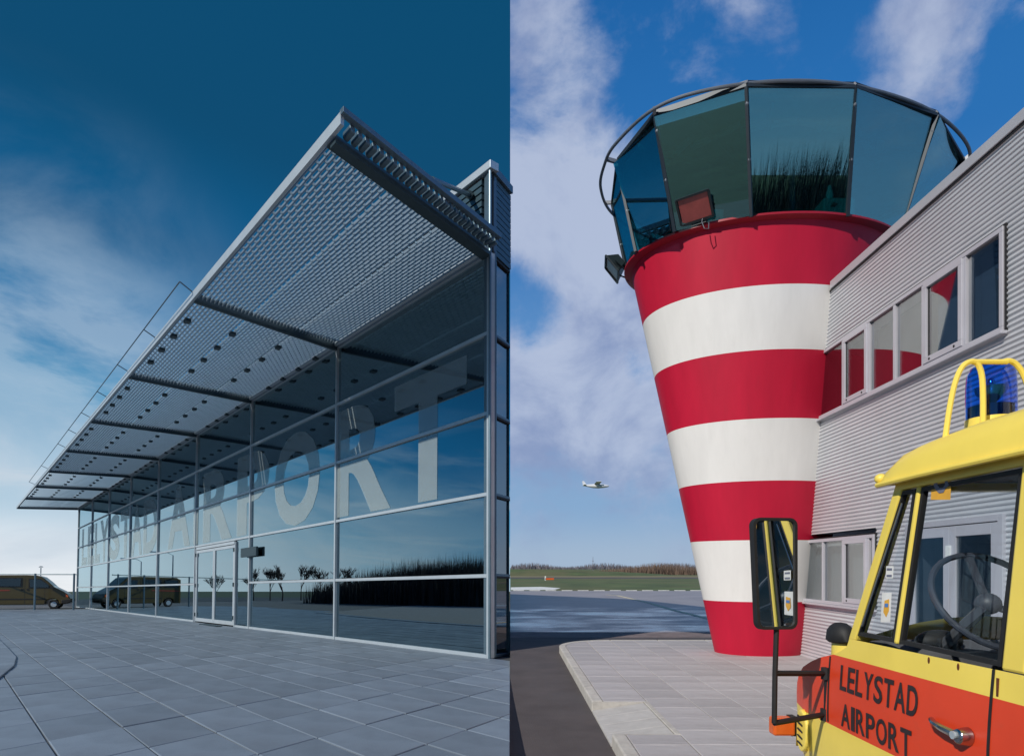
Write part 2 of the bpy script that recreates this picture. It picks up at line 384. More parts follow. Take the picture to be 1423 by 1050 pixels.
# ================================================================== GROUND
def bx(y): return EDGE * y
g = single('ground', sheet([(-3000, -320), (-3000, -1500), (3000, -1500), (3000, 3000), (bx(3000), 3000), (bx(-320), -320)], -.012), 'grass'); tag(g, kind='structure')
o = single('road', sheet([(bx(-40), -40), (60, -40), (60, 15.3), (bx(15.3), 15.3)], -.004), 'asphalt'); tag(o, kind='structure')
o = single('asphalt_strip', sheet([(bx(15.3), 15.3), (80, 15.3), (80, 16.6), (bx(16.6), 16.6)], -.003), 'strip_brown'); tag(o, kind='structure')
o = single('apron', sheet([(bx(16.6), 16.6), (120, 16.6), (120, 46), (bx(46), 46)], -.004), 'apron'); tag(o, kind='structure')
mb = MB()                                    # pale kerb dashes at the apron's far edge
x = 0.1
while x < 40:
    mb.box(x, x + .75, 46.1, 46.35, -.01, .03); x += 1.15
o = single('edge_marking', mb, 'white_line'); tag(o, kind='structure')
tl = [RP(u, v, z=.002) for u, v in ((842, 826), (858, 827), (880, 832), (905, 838), (935, 847), (960, 853), (1000, 863), (1060, 880))]
mb = MB()
for a, b in zip(tl, tl[1:]):
    n_ = Vector((-(b - a).y, (b - a).x, 0)).normalized() * .11
    mb.add([a - n_, b - n_, b + n_, a + n_], [(0, 1, 2, 3)])
o = single('taxiway_line', mb, 'yellow_line'); tag(o, kind='structure')
o = single('runway', sheet([(bx(97), 97), (400, 97), (400, 108), (bx(108), 108)], -.004), 'asphalt'); tag(o, kind='structure')
o = single('dry_verge', sheet([(bx(108), 108), (400, 108), (400, 128), (bx(128), 128)], -.005), 'dry_grass'); tag(o, kind='structure')
mb = MB(); nx = 60                            # low dike beyond the runway
for i in range(nx + 1):
    x = bx(150) + i * 1.2; hh = 1.25 * max(0, min(1, (34 - x) / 26)) ** .7 + .02 * math.sin(i * 1.7)
    mb.v += [Vector((x, 128, -.01)), Vector((x, 138, max(hh, 0))), Vector((x, 150, max(hh, 0))), Vector((x, 165, -.012))]
for i in range(nx):
    for k in range(3): mb.f.append((i * 4 + k, i * 4 + 4 + k, i * 4 + 5 + k, i * 4 + 1 + k))
o = single('dike', mb, 'grass', smooth=True); tag(o, kind='structure')
# light wet patch of water on the grass
o = single('water', sheet([RP(u, v, z=-.006) for u, v in ((709.8, 819.3), (770, 819), (779, 816.6), (752, 814.8), (709.8, 815.5))], -.008), 'white_line'); tag(o, kind='structure')

def twigs(mb, x, y, z0, h, w, rnd):          # one upright leafless stem as a three-sided spike
    a = rnd.random() * 6.28; lx = rnd.uniform(-.18, .18) * h; ly = rnd.uniform(-.1, .1) * h
    p = [(x + w * math.cos(a + k * 2.1), y + w * math.sin(a + k * 2.1), z0) for k in range(3)]
    mb.add(p + [(x + lx, y + ly, z0 + h)], [(0, 1, 3), (1, 2, 3), (2, 0, 3)])
rnd = random.Random(3)
mb = MB()
for i in range(9000):
    t = rnd.random(); x = 15 + 75 * t; y = 146 + rnd.uniform(-4, 6)
    env = min(1, (x - 13) / 14) * (.8 + .2 * math.sin(x * .33) * math.sin(x * .11 + 1))
    twigs(mb, x, y, 0, (rnd.uniform(.9, 1.0) if rnd.random() < .35 else rnd.uniform(.35, .8)) * 3.0 * env, .07, rnd)
o = single('hedge', mb, 'twig'); tag(o, 'brown leafless hedge running along the far side of the airfield', 'hedge', kind='stuff')
mb = MB()
for i in range(5200):
    x = rnd.uniform(-1, 420); y = 620 + rnd.uniform(-20, 20)
    twigs(mb, x, y, -1, rnd.uniform(3, 8.2) * (.75 + .25 * math.sin(x * .09)), .5, rnd)
o = single('far_treeline', mb, 'twig_far'); tag(o, 'thin line of distant bare trees on the horizon behind the airfield', 'trees', kind='stuff')

# ---- the forecourt side
LB = lambda y: EDGE * y
o = single('forecourt_ground', sheet([(-2500, -330), (LB(-330), -330), (LB(2500), 2500), (-2500, 2500)], -HL - .03), 'grass_left', LM); tag(o, kind='structure')
o = single('parking_road', sheet([(-120, -40), (LB(-40), -40), (LB(95), 95), (-120, 95)], -HL - .02), 'asphalt_left', LM); tag(o, kind='structure')
mb = MB()                                     # low concrete edge where the forecourt meets the road
yy = [-40 + i * 2 for i in range(60)]
for i, y in enumerate(yy):
    zt = (LM @ Vector((LB(y), y, -HL - .012))).z; mb.v += [Vector((bx(y), y, min(zt, 0) - .35)), Vector((bx(y), y, max(zt, -.013)))]
for i in range(len(yy) - 1): mb.f.append((2 * i, 2 * i + 2, 2 * i + 3, 2 * i + 1))
o = single('kerb_wall', mb, 'kerb'); tag(o, kind='structure')

# ================================================================== TERMINAL
P0 = GL(680, 914.3)
VA = ray(-74, 821); Tn = Vector((VA.x, VA.y, 0)).normalized()
VB = ray(1180, 821); Wn = Vector((VB.x, VB.y, 0)).normalized()
Nn = Vector((Tn.y, -Tn.x, 0));  Nn = Nn if Nn.y < 0 else -Nn
def solve_s(u):                               # distance along the facade seen in column u
    d = ray(u, 821); # P0 + s T = k d (in plan)
    det = Tn.x * (-d.y) + d.x * Tn.y
    return (-P0.x * (-d.y) + d.x * (-P0.y)) / det
LEN = solve_s(107); BAY = LEN / 8
ROW = 114.2 / FPX * P0.y
def F(s, h, o=0.0): return P0 + Tn * (s * BAY) + Vector((0, 0, h * ROW)) + Nn * o
def S(a, h, o=0.0): return P0 + Wn * a + Vector((0, 0, h * ROW)) + Vector((Wn.y, -Wn.x, 0)) * o
TB = thing('terminal_building', P0, 'long glass fronted terminal with louvred canopy and LELYSTAD AIRPORT in large letters', 'building', frame=LM)
Zv = Vector((0, 0, 1))
def fbox(mb, s0, s1, h0, h1, o0, o1, pad_s=0.0, pad_h=0.0):   # box in facade coordinates
    a = F(s0, h0, 0) - Tn * pad_s - Zv * pad_h; b = F(s1, h0, 0) + Tn * pad_s - Zv * pad_h; c = (h1 - h0) * ROW + 2 * pad_h
    return mb.hexa([a + Nn * o0, b + Nn * o0, b + Nn * o1, a + Nn * o1, a + Nn * o0 + Zv * c, b + Nn * o0 + Zv * c, b + Nn * o1 + Zv * c, a + Nn * o1 + Zv * c])
HM = .036                                     # half width of a mullion
for i in range(9):
    part('mullion', fbox(MB(), i, i, .0, 5.0, -.10, .05, HM), 'alu', TB, bevel=.006)
DB = 2                                        # the bay with the doors
for i in range(8):
    for r in range(6):
        if i == DB and r in (0, 1): continue
        part('transom', fbox(MB(), i + .0065, i + 1 - .0065, r, r, -.08, .035, 0, .034 if r else 0).v and
             fbox(MB(), i + .0065, i + 1 - .0065, r + (.022 if r == 0 else 0), r + (.022 if r == 0 else 0), -.08, .035, 0, .036), 'alu', TB, bevel=.005)
for i in range(8):
    for r in range(5):
        if i == DB and r < 2: continue
        part('window_pane', fbox(MB(), i + .004, i + 1 - .004, r + .03, r + 1 - .015, -.035, -.02), 'facade_glass', TB)
# sidelight and double door
part('transom', fbox(MB(), 2.0065, 2.215, .022, .022, -.08, .035, 0, .036), 'alu', TB)
part('window_pane', fbox(MB(), 2.006, 2.215, .04, 1.975, -.035, -.02), 'facade_glass', TB, label='narrow sidelight pane beside the doors')
part('door_post', fbox(MB(), 2.225, 2.225, 0, 1.95, -.09, .04, .035), 'alu', TB, bevel=.005)
part('door_post', fbox(MB(), 2.975, 2.975, 0, 1.95, -.09, .04, .03), 'alu', TB, bevel=.005)
part('door_header', fbox(MB(), 2.24, 2.965, 1.93, 1.93, -.085, .038, 0, .055), 'alu', TB, bevel=.005)
for k, (s0, s1) in enumerate(((2.237, 2.598), (2.602, 2.966))):
    d = part('door', fbox(MB(), s0, s0 + .018, .03, 1.88, -.05, .03), 'alu', TB, bevel=.004)
    mb = fbox(MB(), s1 - .018, s1, .03, 1.88, -.05, .03); fbox(mb, s0 + .018, s1 - .018, .03, .12, -.05, .03); fbox(mb, s0 + .018, s1 - .018, 1.81, 1.88, -.05, .03)
    part('door_rail', mb, 'alu', d, bevel=.004)
    part('pane', fbox(MB(), s0 + .018, s1 - .018, .12, 1.81, -.015, .0), 'facade_glass', d)
    hs = s1 - .012 if k == 0 else s0 + .012
    part('handle', MB().tube([F(hs, .9, .03), F(hs, .9, .085), F(hs, 1.12, .085), F(hs, 1.12, .03)], .012, 6), 'steel_dark', d, smooth=True)
    mb = MB(); hx = s0 if k == 0 else s1
    for hh in (.16, .92, 1.72): fbox(mb, hx, hx, hh, hh + .09, .03, .07, .035)
    part('hinge', mb, 'steel_dark', d)
part('intercom_box', fbox(MB(), 1.86, 2.09, 1.56, 1.76, .052, .13), 'steel_dark', TB, bevel=.01)
mb = MB()
for k in range(5):
    a = F(2.3, 0, .30 + .05 * k); b = F(2.62, 0, .30 + .05 * k); mb.bar(a + Zv * .02, b + Zv * .02, .02, .03)
o = single('boot_scraper', mb, 'steel_dark', LM, base=F(2.4, 0, .3)); tag(o, 'dark flat boot scraper lying on the paving before the glass doors', 'mat')
# corner post, side wall
SIDE = 1e9
for k in range(400):
    if S(k * .01, 0).x > EDGE * S(k * .01, 0).y - .006: SIDE = k * .01; break
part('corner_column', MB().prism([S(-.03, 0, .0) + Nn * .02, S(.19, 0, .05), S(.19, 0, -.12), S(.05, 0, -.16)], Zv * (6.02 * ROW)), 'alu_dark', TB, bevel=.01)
part('corner_trim', MB().tube([F(-.012, 0, .06), F(-.012, 6.0, .06)], .028, 8), 'alu_dark', TB, smooth=True)
def sbox(mb, a0, a1, h0, h1, o0, o1):
    v = Vector((Wn.y, -Wn.x, 0)); p = [S(a0, h0) + v * o0, S(a1, h0) + v * o0, S(a1, h0) + v * o1, S(a0, h0) + v * o1]
    return mb.hexa(p + [q + Zv * (h1 - h0) * ROW for q in p])
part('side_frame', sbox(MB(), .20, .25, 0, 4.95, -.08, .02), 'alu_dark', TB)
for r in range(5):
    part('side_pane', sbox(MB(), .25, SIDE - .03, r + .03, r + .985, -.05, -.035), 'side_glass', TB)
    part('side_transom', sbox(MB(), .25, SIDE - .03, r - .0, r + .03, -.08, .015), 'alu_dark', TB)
    part('gasket', sbox(MB(), .25, SIDE - .03, r + .975, r + 1.0, -.04, .018), 'gasket', TB)
nb = 13
for k in range(nb):
    h0 = 5.02 + k * (1.0 / nb)
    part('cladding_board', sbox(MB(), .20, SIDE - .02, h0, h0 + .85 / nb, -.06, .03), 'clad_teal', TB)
part('side_backing', sbox(MB(), .20, SIDE - .03, 5.0, 6.0, -.1, -.06), 'gasket', TB)
nb = 11
for k in range(nb):
    h0 = 5.02 + k * (1.0 / nb)
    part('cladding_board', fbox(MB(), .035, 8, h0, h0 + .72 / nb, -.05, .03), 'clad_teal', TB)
part('wall_backing', fbox(MB(), .0, 8, 5.0, 6.0, -.1, -.05), 'gasket', TB)
mb = fbox(MB(), -.02, 8.02, 6.02, 6.12, -.12, .10)
part('parapet', mb, 'alu', TB, bevel=.008)
part('side_parapet', sbox(MB(), .0, SIDE - .03, 6.02, 6.12, -.1, .09), 'alu_dark', TB, bevel=.008)
# body behind the glass
P8 = F(8, 0); SE = S(SIDE - .03, 0); Yb = P8.y + 12
RB = F(1.55, 0, -6.0); PE = F(8, 0, -6.0)
foot = [F(0, 0, -.11), S(SIDE - .03, 0, -.12), RB, PE, F(8, 0, -.11)]
part('roof', MB().prism([p + Zv * 5.95 * ROW for p in foot], Zv * .25), 'alu_dark', TB)
part('ceiling', MB().prism([p + Zv * 5.02 * ROW for p in foot], Zv * .05), 'interior', TB)
part('floor', MB().prism([p + Zv * .012 for p in foot], Zv * .02), 'interior', TB)
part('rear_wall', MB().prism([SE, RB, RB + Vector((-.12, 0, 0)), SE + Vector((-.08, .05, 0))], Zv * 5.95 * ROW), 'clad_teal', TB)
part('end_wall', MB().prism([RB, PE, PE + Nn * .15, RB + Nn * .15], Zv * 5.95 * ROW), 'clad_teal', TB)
part('end_glazing', MB().prism([PE, F(8, 0, -.11), F(8, 0, -.11) + Vector((.02, 0, 0)), PE + Vector((.02, 0, 0))], Zv * 5.0 * ROW), 'facade_glass', TB)
Iw = [F(1.75, 0, -4.6), F(7.9, 0, -4.6)]
part('inner_wall', MB().prism([Iw[0], Iw[1], Iw[1] - Nn * .15, Iw[0] - Nn * .15], Zv * 5.0 * ROW), 'interior', TB)
for s in (.05, 1.04, 2.06):                   # pale curtains hanging just inside the glass
    part('curtain', fbox(MB(), s, s + (.10 if s < 1 else .05), .05, 4.9, -.42, -.36), 'interior_light', TB)
# letters on the glass, right end first
word = 'LELYSTAD AIRPORT'
spans = [(112, 119), (120, 129), (130, 137), (137, 149), (150, 164), (165, 180), (180.5, 195.5), (197, 217), None, (231, 262), (266.5, 273), (280, 320), (327, 371), (379, 442), (464, 541), (546, 647)]
wid = {'I': .42, ' ': .55, 'L': .85, 'E': .88, 'T': .98, 'S': .95, 'A': 1.08, 'D': 1.0, 'R': 1.0, 'P': .95, 'O': 1.08, 'Y': 1.05}
for ch, sp in zip(word, spans):               # each spans the columns measured off the photograph
    if sp:
        s0, s1 = solve_s(sp[0]) / BAY, solve_s(sp[1]) / BAY
        vs, fs, _ = glyph(ch, .035 if ch not in 'I' else .03)
        mb = MB(); mb.add([F(s0 + (s1 - s0) * v.x, 2.06 + v.y * 1.80, -.012 + (.003 if v.z > 0 else 0)) for v in vs], fs)
        part('letter', mb, 'film', TB)
# ---- canopy
def solve_canopy(u, v):
    d = ray(u, v); A = Matrix((( -Wn.x, 0, -d.x), (-Wn.y, 0, -d.y), (0, 1, -d.z))); r = A.inverted() @ (-P0); return r.x, r.y
co, cz = solve_canopy(458, 183)
czi = solve_canopy(676, 345)[1]; czi = 5.0 * ROW + .05
def C(s, q, dz=0.0):                          # q: 0 at the facade, 1 at the outer edge
    return P0 + Tn * (s * BAY) - Wn * (.06 + q * (co - .06)) + Zv * (czi + (cz - czi) * q + dz)
up = (C(0, 1) - C(0, 0)).cross(Tn).normalized(); up = up if up.z > 0 else -up
Qn = (C(0, 1) - C(0, 0)).normalized()
for i in range(9):
    ii = i if i else .02
    part('canopy_beam', MB().hexa([C(ii, 0, -.16) - Tn * .05, C(ii, 0, -.16) + Tn * .05, C(ii, .985, -.10) + Tn * .05, C(ii, .985, -.10) - Tn * .05,
         C(ii, 0, .14) - Tn * .05, C(ii, 0, .14) + Tn * .05, C(ii, .985, .10) + Tn * .05, C(ii, .985, .10) - Tn * .05]), 'steel_dark', TB)
part('canopy_fascia', MB().hexa([C(-.05, .985, -.07), C(8.03, .985, -.07), C(8.03, 1.0, -.07), C(-.05, 1.0, -.07), C(-.05, .985, .10), C(8.03, .985, .10), C(8.03, 1.0, .10), C(-.05, 1.0, .10)]), 'alu', TB)
NR = 42; KR = 26
for i in range(8):
    for j in range(3):
        mb = MB(); q0, q1 = .015 + j * .325, .015 + (j + 1) * .325 - .006
        nr = NR // 3
        for r in range(nr):
            q = q0 + (r + .5) / nr * (q1 - q0); half = (q1 - q0) / nr * .5 * co
            a = C(i + .02, q); b = C(i + .98, q)
            ax = (Qn * -.34 + up * .94).normalized()
            mb.obox((a + b) / 2, (b - a) / 2, ax * half * .95, ax.cross(Tn) * .006)
            if i < 5:
                for k2 in range(KR):
                    sx = i + .02 + ((k2 + (.5 if r % 2 else 0)) + .25) / KR * .95
                    c = C(sx, q + .5 / nr * (q1 - q0)); mb.obox(c, Tn * .008, Qn * half * .55, up * half * .5)
        part('louvre_panel', mb, 'louvre', TB, kind='stuff')
for i in range(1, 7):                         # fixing clips under the louvres
    mb = MB()
    for q in (.02, .33, .66, .94):
        for t in (.18, .36, .54, .72): mb.obox(C(i + t, q, -.07), Tn * .10, Qn * .07, up * .035)
    part('louvre_clips', mb, 'steel_dark', TB, kind='stuff')
# end channel of the canopy with its row of ribs
part('end_channel', MB().hexa([C(-.055, .0, .12), C(-.012, .0, .12), C(-.012, 1.0, .10), C(-.055, 1.0, .10), C(-.055, 0, .34), C(-.012, 0, .34), C(-.012, 1, .20), C(-.055, 1, .20)]).v and
     MB().hexa([C(-.062, .0, .05), C(-.045, .0, .05), C(-.045, 1.0, .05), C(-.062, 1.0, .05), C(-.062, 0, .15), C(-.045, 0, .15), C(-.045, 1, .13), C(-.062, 1, .13)]), 'alu_dark', TB, bevel=.005)
part('end_channel', MB().hexa([C(-.012, .0, -.16), C(.012, .0, -.16), C(.012, .985, -.16), C(-.012, .985, -.16), C(-.012, 0, -.08), C(.012, 0, -.08), C(.012, .985, -.08), C(-.012, .985, -.08)]), 'steel_dark', TB)
for k in range(27):
    q = .02 + k * .0355
    part('channel_rib', MB().obox(C(-.03, q, .0), Tn * BAY * .018, Qn * .05, up * .05), 'alu_dark', TB, bevel=.02)
for i in range(9):
    a = F(i if i else .085, 5.88, .06); b = C(i if i else -.04, .50, .24)
    rod = part('tie_rod', MB().tube([a, b], .045, 8), 'alu_dark', TB, smooth=True)
    part('rod_bracket', MB().tube([a - (b - a).normalized() * .05, a + (b - a).normalized() * .16], .085, 8), 'steel_dark', rod)
mb = MB().tube([C(1, 1.065, .24)] + [C(s_, 1.065, .24) for s_ in (2, 3, 4, 5, 6)], .014, 5)
rl = part('safety_rail', mb, 'rail', TB)
for s_ in (1, 1.5, 2, 2.5, 3, 3.5, 4, 5, 6): part('rail_post', MB().tube([C(s_, .99, .10), C(s_, 1.065, .24)], .014, 5), 'rail', rl)
part('gutter', MB().tube([C(-.0, -.0, -.02) + Nn * .06, C(8, -.0, -.02) + Nn * .06], .06, 8), 'alu', TB, smooth=True)

# ---- paving of the forecourt
PV = single('paving', sheet([(-75, -3), (LB(-3), -3), (P0.x + .0, P0.y + .5), tuple(F(8, 0, -.3))[:2], tuple(F(9.5, 0, 0))[:2], (-75, F(9, 0, 0).y)], -HL - .012), 'joint', LM); tag(PV, kind='structure')
SA, SB = 1.07, .65      # slab sides
kerb_out = [(-5.2, 5.2), (-6.2, 7.2), (-7.5, 9.5), (-8.6, 11.25), (-9.67, 12.7), (-11.3, 14.6), (-14.07, 17.8), (-18.5, 22.0), (-25, 27.5)]
def in_kerb(x, y):
    for (x0, y0), (x1, y1) in zip(kerb_out, kerb_out[1:]):
        if y0 <= y < y1: return x < x0 + (x1 - x0) * (y - y0) / (y1 - y0)
    return x < -5.2 if y < 5.2 else x < -40
slabs = []
for i in range(-16, 64):
    for j in range(0, 60):
        a = P0 + Tn * (i * SA) - Wn * (j * SB) ; gp = .008
        pts = [a + Tn * gp - Wn * gp, a + Tn * (SA - gp) - Wn * gp, a + Tn * (SA - gp) - Wn * (SB - gp), a + Tn * gp - Wn * (SB - gp)]
        c = sum(pts, Vector()) / 4
        if c.y < 1.5 or all(in_kerb(p.x, p.y) for p in pts) or c.y > 47 or (c.x < -.95 * c.y - 1.5): continue
        poly = [(p.x, p.y) for p in pts]; cl = clip(poly, 1, -EDGE, -.003)
        if len(cl) < 3: continue
        vis = abs(c.x) < c.y * .80 + .7 and c.y > 4.4
        slabs.append((c.y if vis else 999, c, poly, cl))
slabs.sort(key=lambda q: q[0])
proto = None; rest = MB(); rnd = random.Random(5)
for k, (d_, c, poly, cl) in enumerate(slabs):
    zt = -HL
    if k < 298:
        full = len(cl) == 4 and all(abs(p[0] - q[0]) + abs(p[1] - q[1]) < 1e-6 for p, q in zip(cl, poly))
        if full and proto is not None:
            o = link_mesh('paving_slab', proto)
        else:
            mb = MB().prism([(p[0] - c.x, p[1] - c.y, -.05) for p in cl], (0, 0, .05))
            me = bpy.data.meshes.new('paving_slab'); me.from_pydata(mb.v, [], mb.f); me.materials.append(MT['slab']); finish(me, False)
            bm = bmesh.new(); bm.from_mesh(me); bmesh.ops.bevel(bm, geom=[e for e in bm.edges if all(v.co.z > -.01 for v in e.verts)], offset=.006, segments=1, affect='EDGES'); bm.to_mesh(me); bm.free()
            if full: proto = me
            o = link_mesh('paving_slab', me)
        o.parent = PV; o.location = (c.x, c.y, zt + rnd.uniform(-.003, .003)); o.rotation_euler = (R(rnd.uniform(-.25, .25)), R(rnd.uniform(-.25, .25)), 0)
    else:
        dz = rnd.uniform(-.003, .003)
        rest.prism([(p[0], p[1], zt - .03) for p in cl], (0, 0, .03 + dz))
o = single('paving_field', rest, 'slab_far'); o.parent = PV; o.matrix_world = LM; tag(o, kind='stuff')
mb = MB(); wk = .42
kin = []
for i, (x, y) in enumerate(kerb_out):
    p = Vector(kerb_out[max(i - 1, 0)] + (0,)); q = Vector(kerb_out[min(i + 1, len(kerb_out) - 1)] + (0,)); d = (q - p).normalized(); n_ = Vector((-d.y, d.x, 0)); kin.append((x + n_.x * wk, y + n_.y * wk))
KB = single('kerb', sheet([kerb_out[0], kerb_out[1], kin[1], kin[0]], -HL - .008), 'joint', LM); tag(KB, kind='structure')
def lerp2(a, b, t): return (a[0] + (b[0] - a[0]) * t, a[1] + (b[1] - a[1]) * t)
for i in range(len(kerb_out) - 1):
    nseg = 3
    for t in range(nseg):
        t0, t1 = t / nseg + .006, (t + 1) / nseg - .006
        p = [lerp2(kerb_out[i], kerb_out[i + 1], t0), lerp2(kerb_out[i], kerb_out[i + 1], t1), lerp2(kin[i], kin[i + 1], t1), lerp2(kin[i], kin[i + 1], t0)]
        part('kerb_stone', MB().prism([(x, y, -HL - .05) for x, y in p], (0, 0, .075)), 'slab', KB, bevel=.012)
o = single('gravel', sheet(kin + [(-60, 27.5), (-60, 5.2)], -HL + .016), 'gravel', LM); tag(o, 'grey gravel bed behind the curved kerb at the left edge', 'gravel', kind='stuff')

# ---- yellow van
VD = GL(60, 845.3); vs_ = VD.y / FPX
def VP(u, v): return (u - CX) * vs_, -HL + (845.3 - v) * vs_      # x, z at the van's near side
VAN = thing('parked_van', (VP(99, 845)[0], VD.y, -HL), 'yellow ochre minibus parked side on behind the wire fence', 'van', frame=LM)
prof = [(-14, 840), (-14, 803), (-8, 800), (48, 799.2), (60, 799.5), (66, 801.5), (73, 808), (80, 815.5), (90, 821), (95, 825), (98, 830), (99, 833), (98, 837), (90, 839), (86, 838.5)]
prof += [(85, 834), (81, 831.5), (76, 831.5), (71, 834), (69.5, 839.3), (14, 839.3), (12, 834), (8, 831.5), (3, 831.5), (-2, 834), (-3.5, 839.5)]
W = 2.0
def vprism(name, px, m_, parent, y0, y1, **k):
    return part(name, MB().prism([(VP(u, v)[0], VD.y + y0, VP(u, v)[1]) for u, v in px], (0, y1 - y0, 0)), m_, parent, **k)
body = vprism('body', prof, 'van', VAN, 0, W, bevel=.06)
for px in ([(-10, 803.5), (12, 803.5), (12, 815.5), (-10, 815.5)], [(16, 803), (44, 803), (44, 815.5), (16, 815.5)], [(51, 804), (64, 804), (71, 810), (78, 817), (51, 817)]):
    w_ = vprism('window', px, 'gasket', VAN, -.02, -.004)
    cx_ = sum(p[0] for p in px) / len(px); cy_ = sum(p[1] for p in px) / len(px)
    vprism('pane', [(cx_ + (u - cx_) * .88, cy_ + (v - cy_) * .82) for u, v in px], 'van_glass', w_, -.035, -.022)
vprism('windscreen', [(67, 803.5), (73.5, 808.6), (80.4, 815.9), (76.5, 815.9), (70, 809)], 'van_glass', VAN, .15, W - .15)
for c in (79.5, 5):
    x_, z_ = VP(c, 839)
    wh = part('wheel', MB(), 'rubber', VAN)
    bpy.data.objects.remove(wh)
    for side_ in (0, 1):
        mb = MB(); n = 20; r = 6.3 * vs_; y0 = VD.y + (.02 if side_ == 0 else W - .22)
        ring = [(x_ + r * math.cos(2 * math.pi * k / n), y0, -HL + r + r * math.sin(2 * math.pi * k / n)) for k in range(n)]
        wh = part('wheel', mb.prism(ring, (0, .2, 0)), 'rubber', VAN, bevel=.02)
        r2 = r * .55; ring = [(x_ + r2 * math.cos(2 * math.pi * k / n), y0 - .012, -HL + r + r2 * math.sin(2 * math.pi * k / n)) for k in range(n)]
        part('rim', MB().prism(ring, (0, .02, 0)), 'alu', wh)
vprism('bumper', [(88, 833), (99.8, 831), (99.8, 835), (95, 838), (88, 838)], 'rubber', VAN, -.03, W + .03, bevel=.04)
vprism('headlight', [(92.5, 825), (95.5, 826.5), (96, 829.5), (93, 828.5)], 'orange', VAN, -.015, .25)
vprism('side_moulding', [(15, 831), (70, 831), (70, 832.3), (15, 832.3)], 'rubber', VAN, -.02, 0)
vprism('stripe', [(-12, 820), (30, 819), (31, 820.5), (-12, 821.8)], 'van_stripe', VAN, -.012, 0)
vprism('door_handle', [(42.5, 817.5), (45, 817.5), (45, 820), (42.5, 820)], 'rubber', VAN, -.03, 0)
vprism('door_handle', [(49, 817.5), (51, 817.5), (51, 820), (49, 820)], 'rubber', VAN, -.03, 0)
vprism('side_mirror', [(75, 813.5), (79, 814), (79.5, 818), (75.5, 818)], 'rubber', VAN, -.28, -.04)
mb = MB()
for u in (15, 46.8, 69): mb.prism([(VP(u, 803)[0], VD.y - .006, VP(u, 803)[1]), (VP(u + .35, 803)[0], VD.y - .006, VP(u, 803)[1]), (VP(u + .35, 838)[0], VD.y - .006, VP(u, 838)[1]), (VP(u, 838)[0], VD.y - .006, VP(u, 838)[1])], (0, .01, 0))
part('door_seam', mb, 'gasket', VAN)
VAN.matrix_world = VAN.matrix_world @ Matrix.Rotation(R(27), 4, 'Z')
# fence before the van
fy = 45.0; fz = -HL + (845.6 - 795) / FPX * fy
FN = thing('wire_fence', (-34, fy, -HL), 'grey tubular fence with thin posts in front of the yellow van', 'fence', frame=LM)
part('rail', MB().tube([(-60, fy + 1, fz), (-30.6, fy + .6, fz - .04)], .05, 6), 'rail', FN)
for u in (-60, 49, 103): part('post', MB().tube([((u - CX) / FPX * fy, fy, -HL), ((u - CX) / FPX * fy, fy, fz)], .065, 6), 'alu_dark', FN)
# floodlight mast far behind
my = 150.0; mx = (56.5 - CX) / FPX * my
LMst = thing('light_mast', (mx, my, -HL), 'slim tall mast with a crown of four floodlights behind the van', 'lamp', frame=LM)
zt = -HL + (845.3 - 788.5) / FPX * my - (25.3 - 1.3 * FPX / my) / FPX * my
zt = (821 - 787.5) / FPX * my
part('pole', MB().tube([(mx, my, -HL), (mx, my, zt)], .10, 6), 'alu_dark', LMst)
for a, b in ((-.35, .0), (-.16, .16), (.16, .16), (.35, .0)): part('lamp_head', MB().obox((mx + a, my, zt + b), (.11, 0, .03), (0, .1, 0), (0, 0, .05)), 'alu_dark', LMst)

# ---- things the facade mirrors
def mirror_pt(u, v, dist):                    # where something stands that shows in the glass at u, v
    s_ = solve_s(u); p = P0 + Tn * s_; d = ray(u, 821); d.z = 0; d.normalize(); r = d - Nn * (2 * d.dot(Nn)); return Vector((p.x, p.y, -HL)) + r * dist
def lamp(p, h, label):
    t = thing('street_lamp', p, label, 'lamp', 'street lamps of the car park', frame=LM)
    arm = Vector((1.6, .8, 0))
    part('pole', MB().tube([p, p + Zv * h], [.09, .05], 8), 'alu_dark', t, smooth=True)
    part('arm', MB().tube([p + Zv * h, p + Zv * (h + .25) + arm * .3, p + Zv * (h + .3) + arm], .04, 6), 'alu_dark', t, smooth=True)
    part('lamp_head', MB().obox(p + Zv * (h + .27) + arm * 1.15, arm * .18, Vector((-.1, .2, 0)), Zv * .06), 'alu', t, bevel=.03)
lamp(mirror_pt(239, 815, 45), 5.2, 'curved street lamp mirrored in the glass left of the doors')
lamp(mirror_pt(195, 815, 52), 5.0, 'smaller street lamp mirrored in the glass above the van')
def bare_tree(p, h, seed, label):
    rn = random.Random(seed); mb = MB(); tw = MB()
    def grow(a, d, l, r, lev):
        b = a + d * l
        (mb if lev < 2 else tw).tube([a, a + d * l * .5 + Vector((rn.uniform(-1, 1), rn.uniform(-1, 1), 0)) * l * .05, b], [max(r, .025), max(r * .8, .025), max(r * .6, .02)], 5 if lev < 2 else 3, cap=False)
        if lev == 4: return
        for k in range(4 if lev < 3 else 3):
            q = (d + Vector((rn.uniform(-1, 1), rn.uniform(-1, 1), rn.uniform(.05, .9))) * .75).normalized()
            grow(a + d * l * rn.uniform(.6, 1), q, l * rn.uniform(.6, .85), r * .5, lev + 1)
    grow(Vector(p), Vector((rn.uniform(-.04, .04), rn.uniform(-.04, .04), 1)), h * .36, h * .02, 0)
    t = thing('bare_tree', p, label, 'tree', 'bare trees mirrored in the terminal glass', frame=LM)
    part('trunk', mb, 'bark', t); part('crown', tw, 'bark', t)
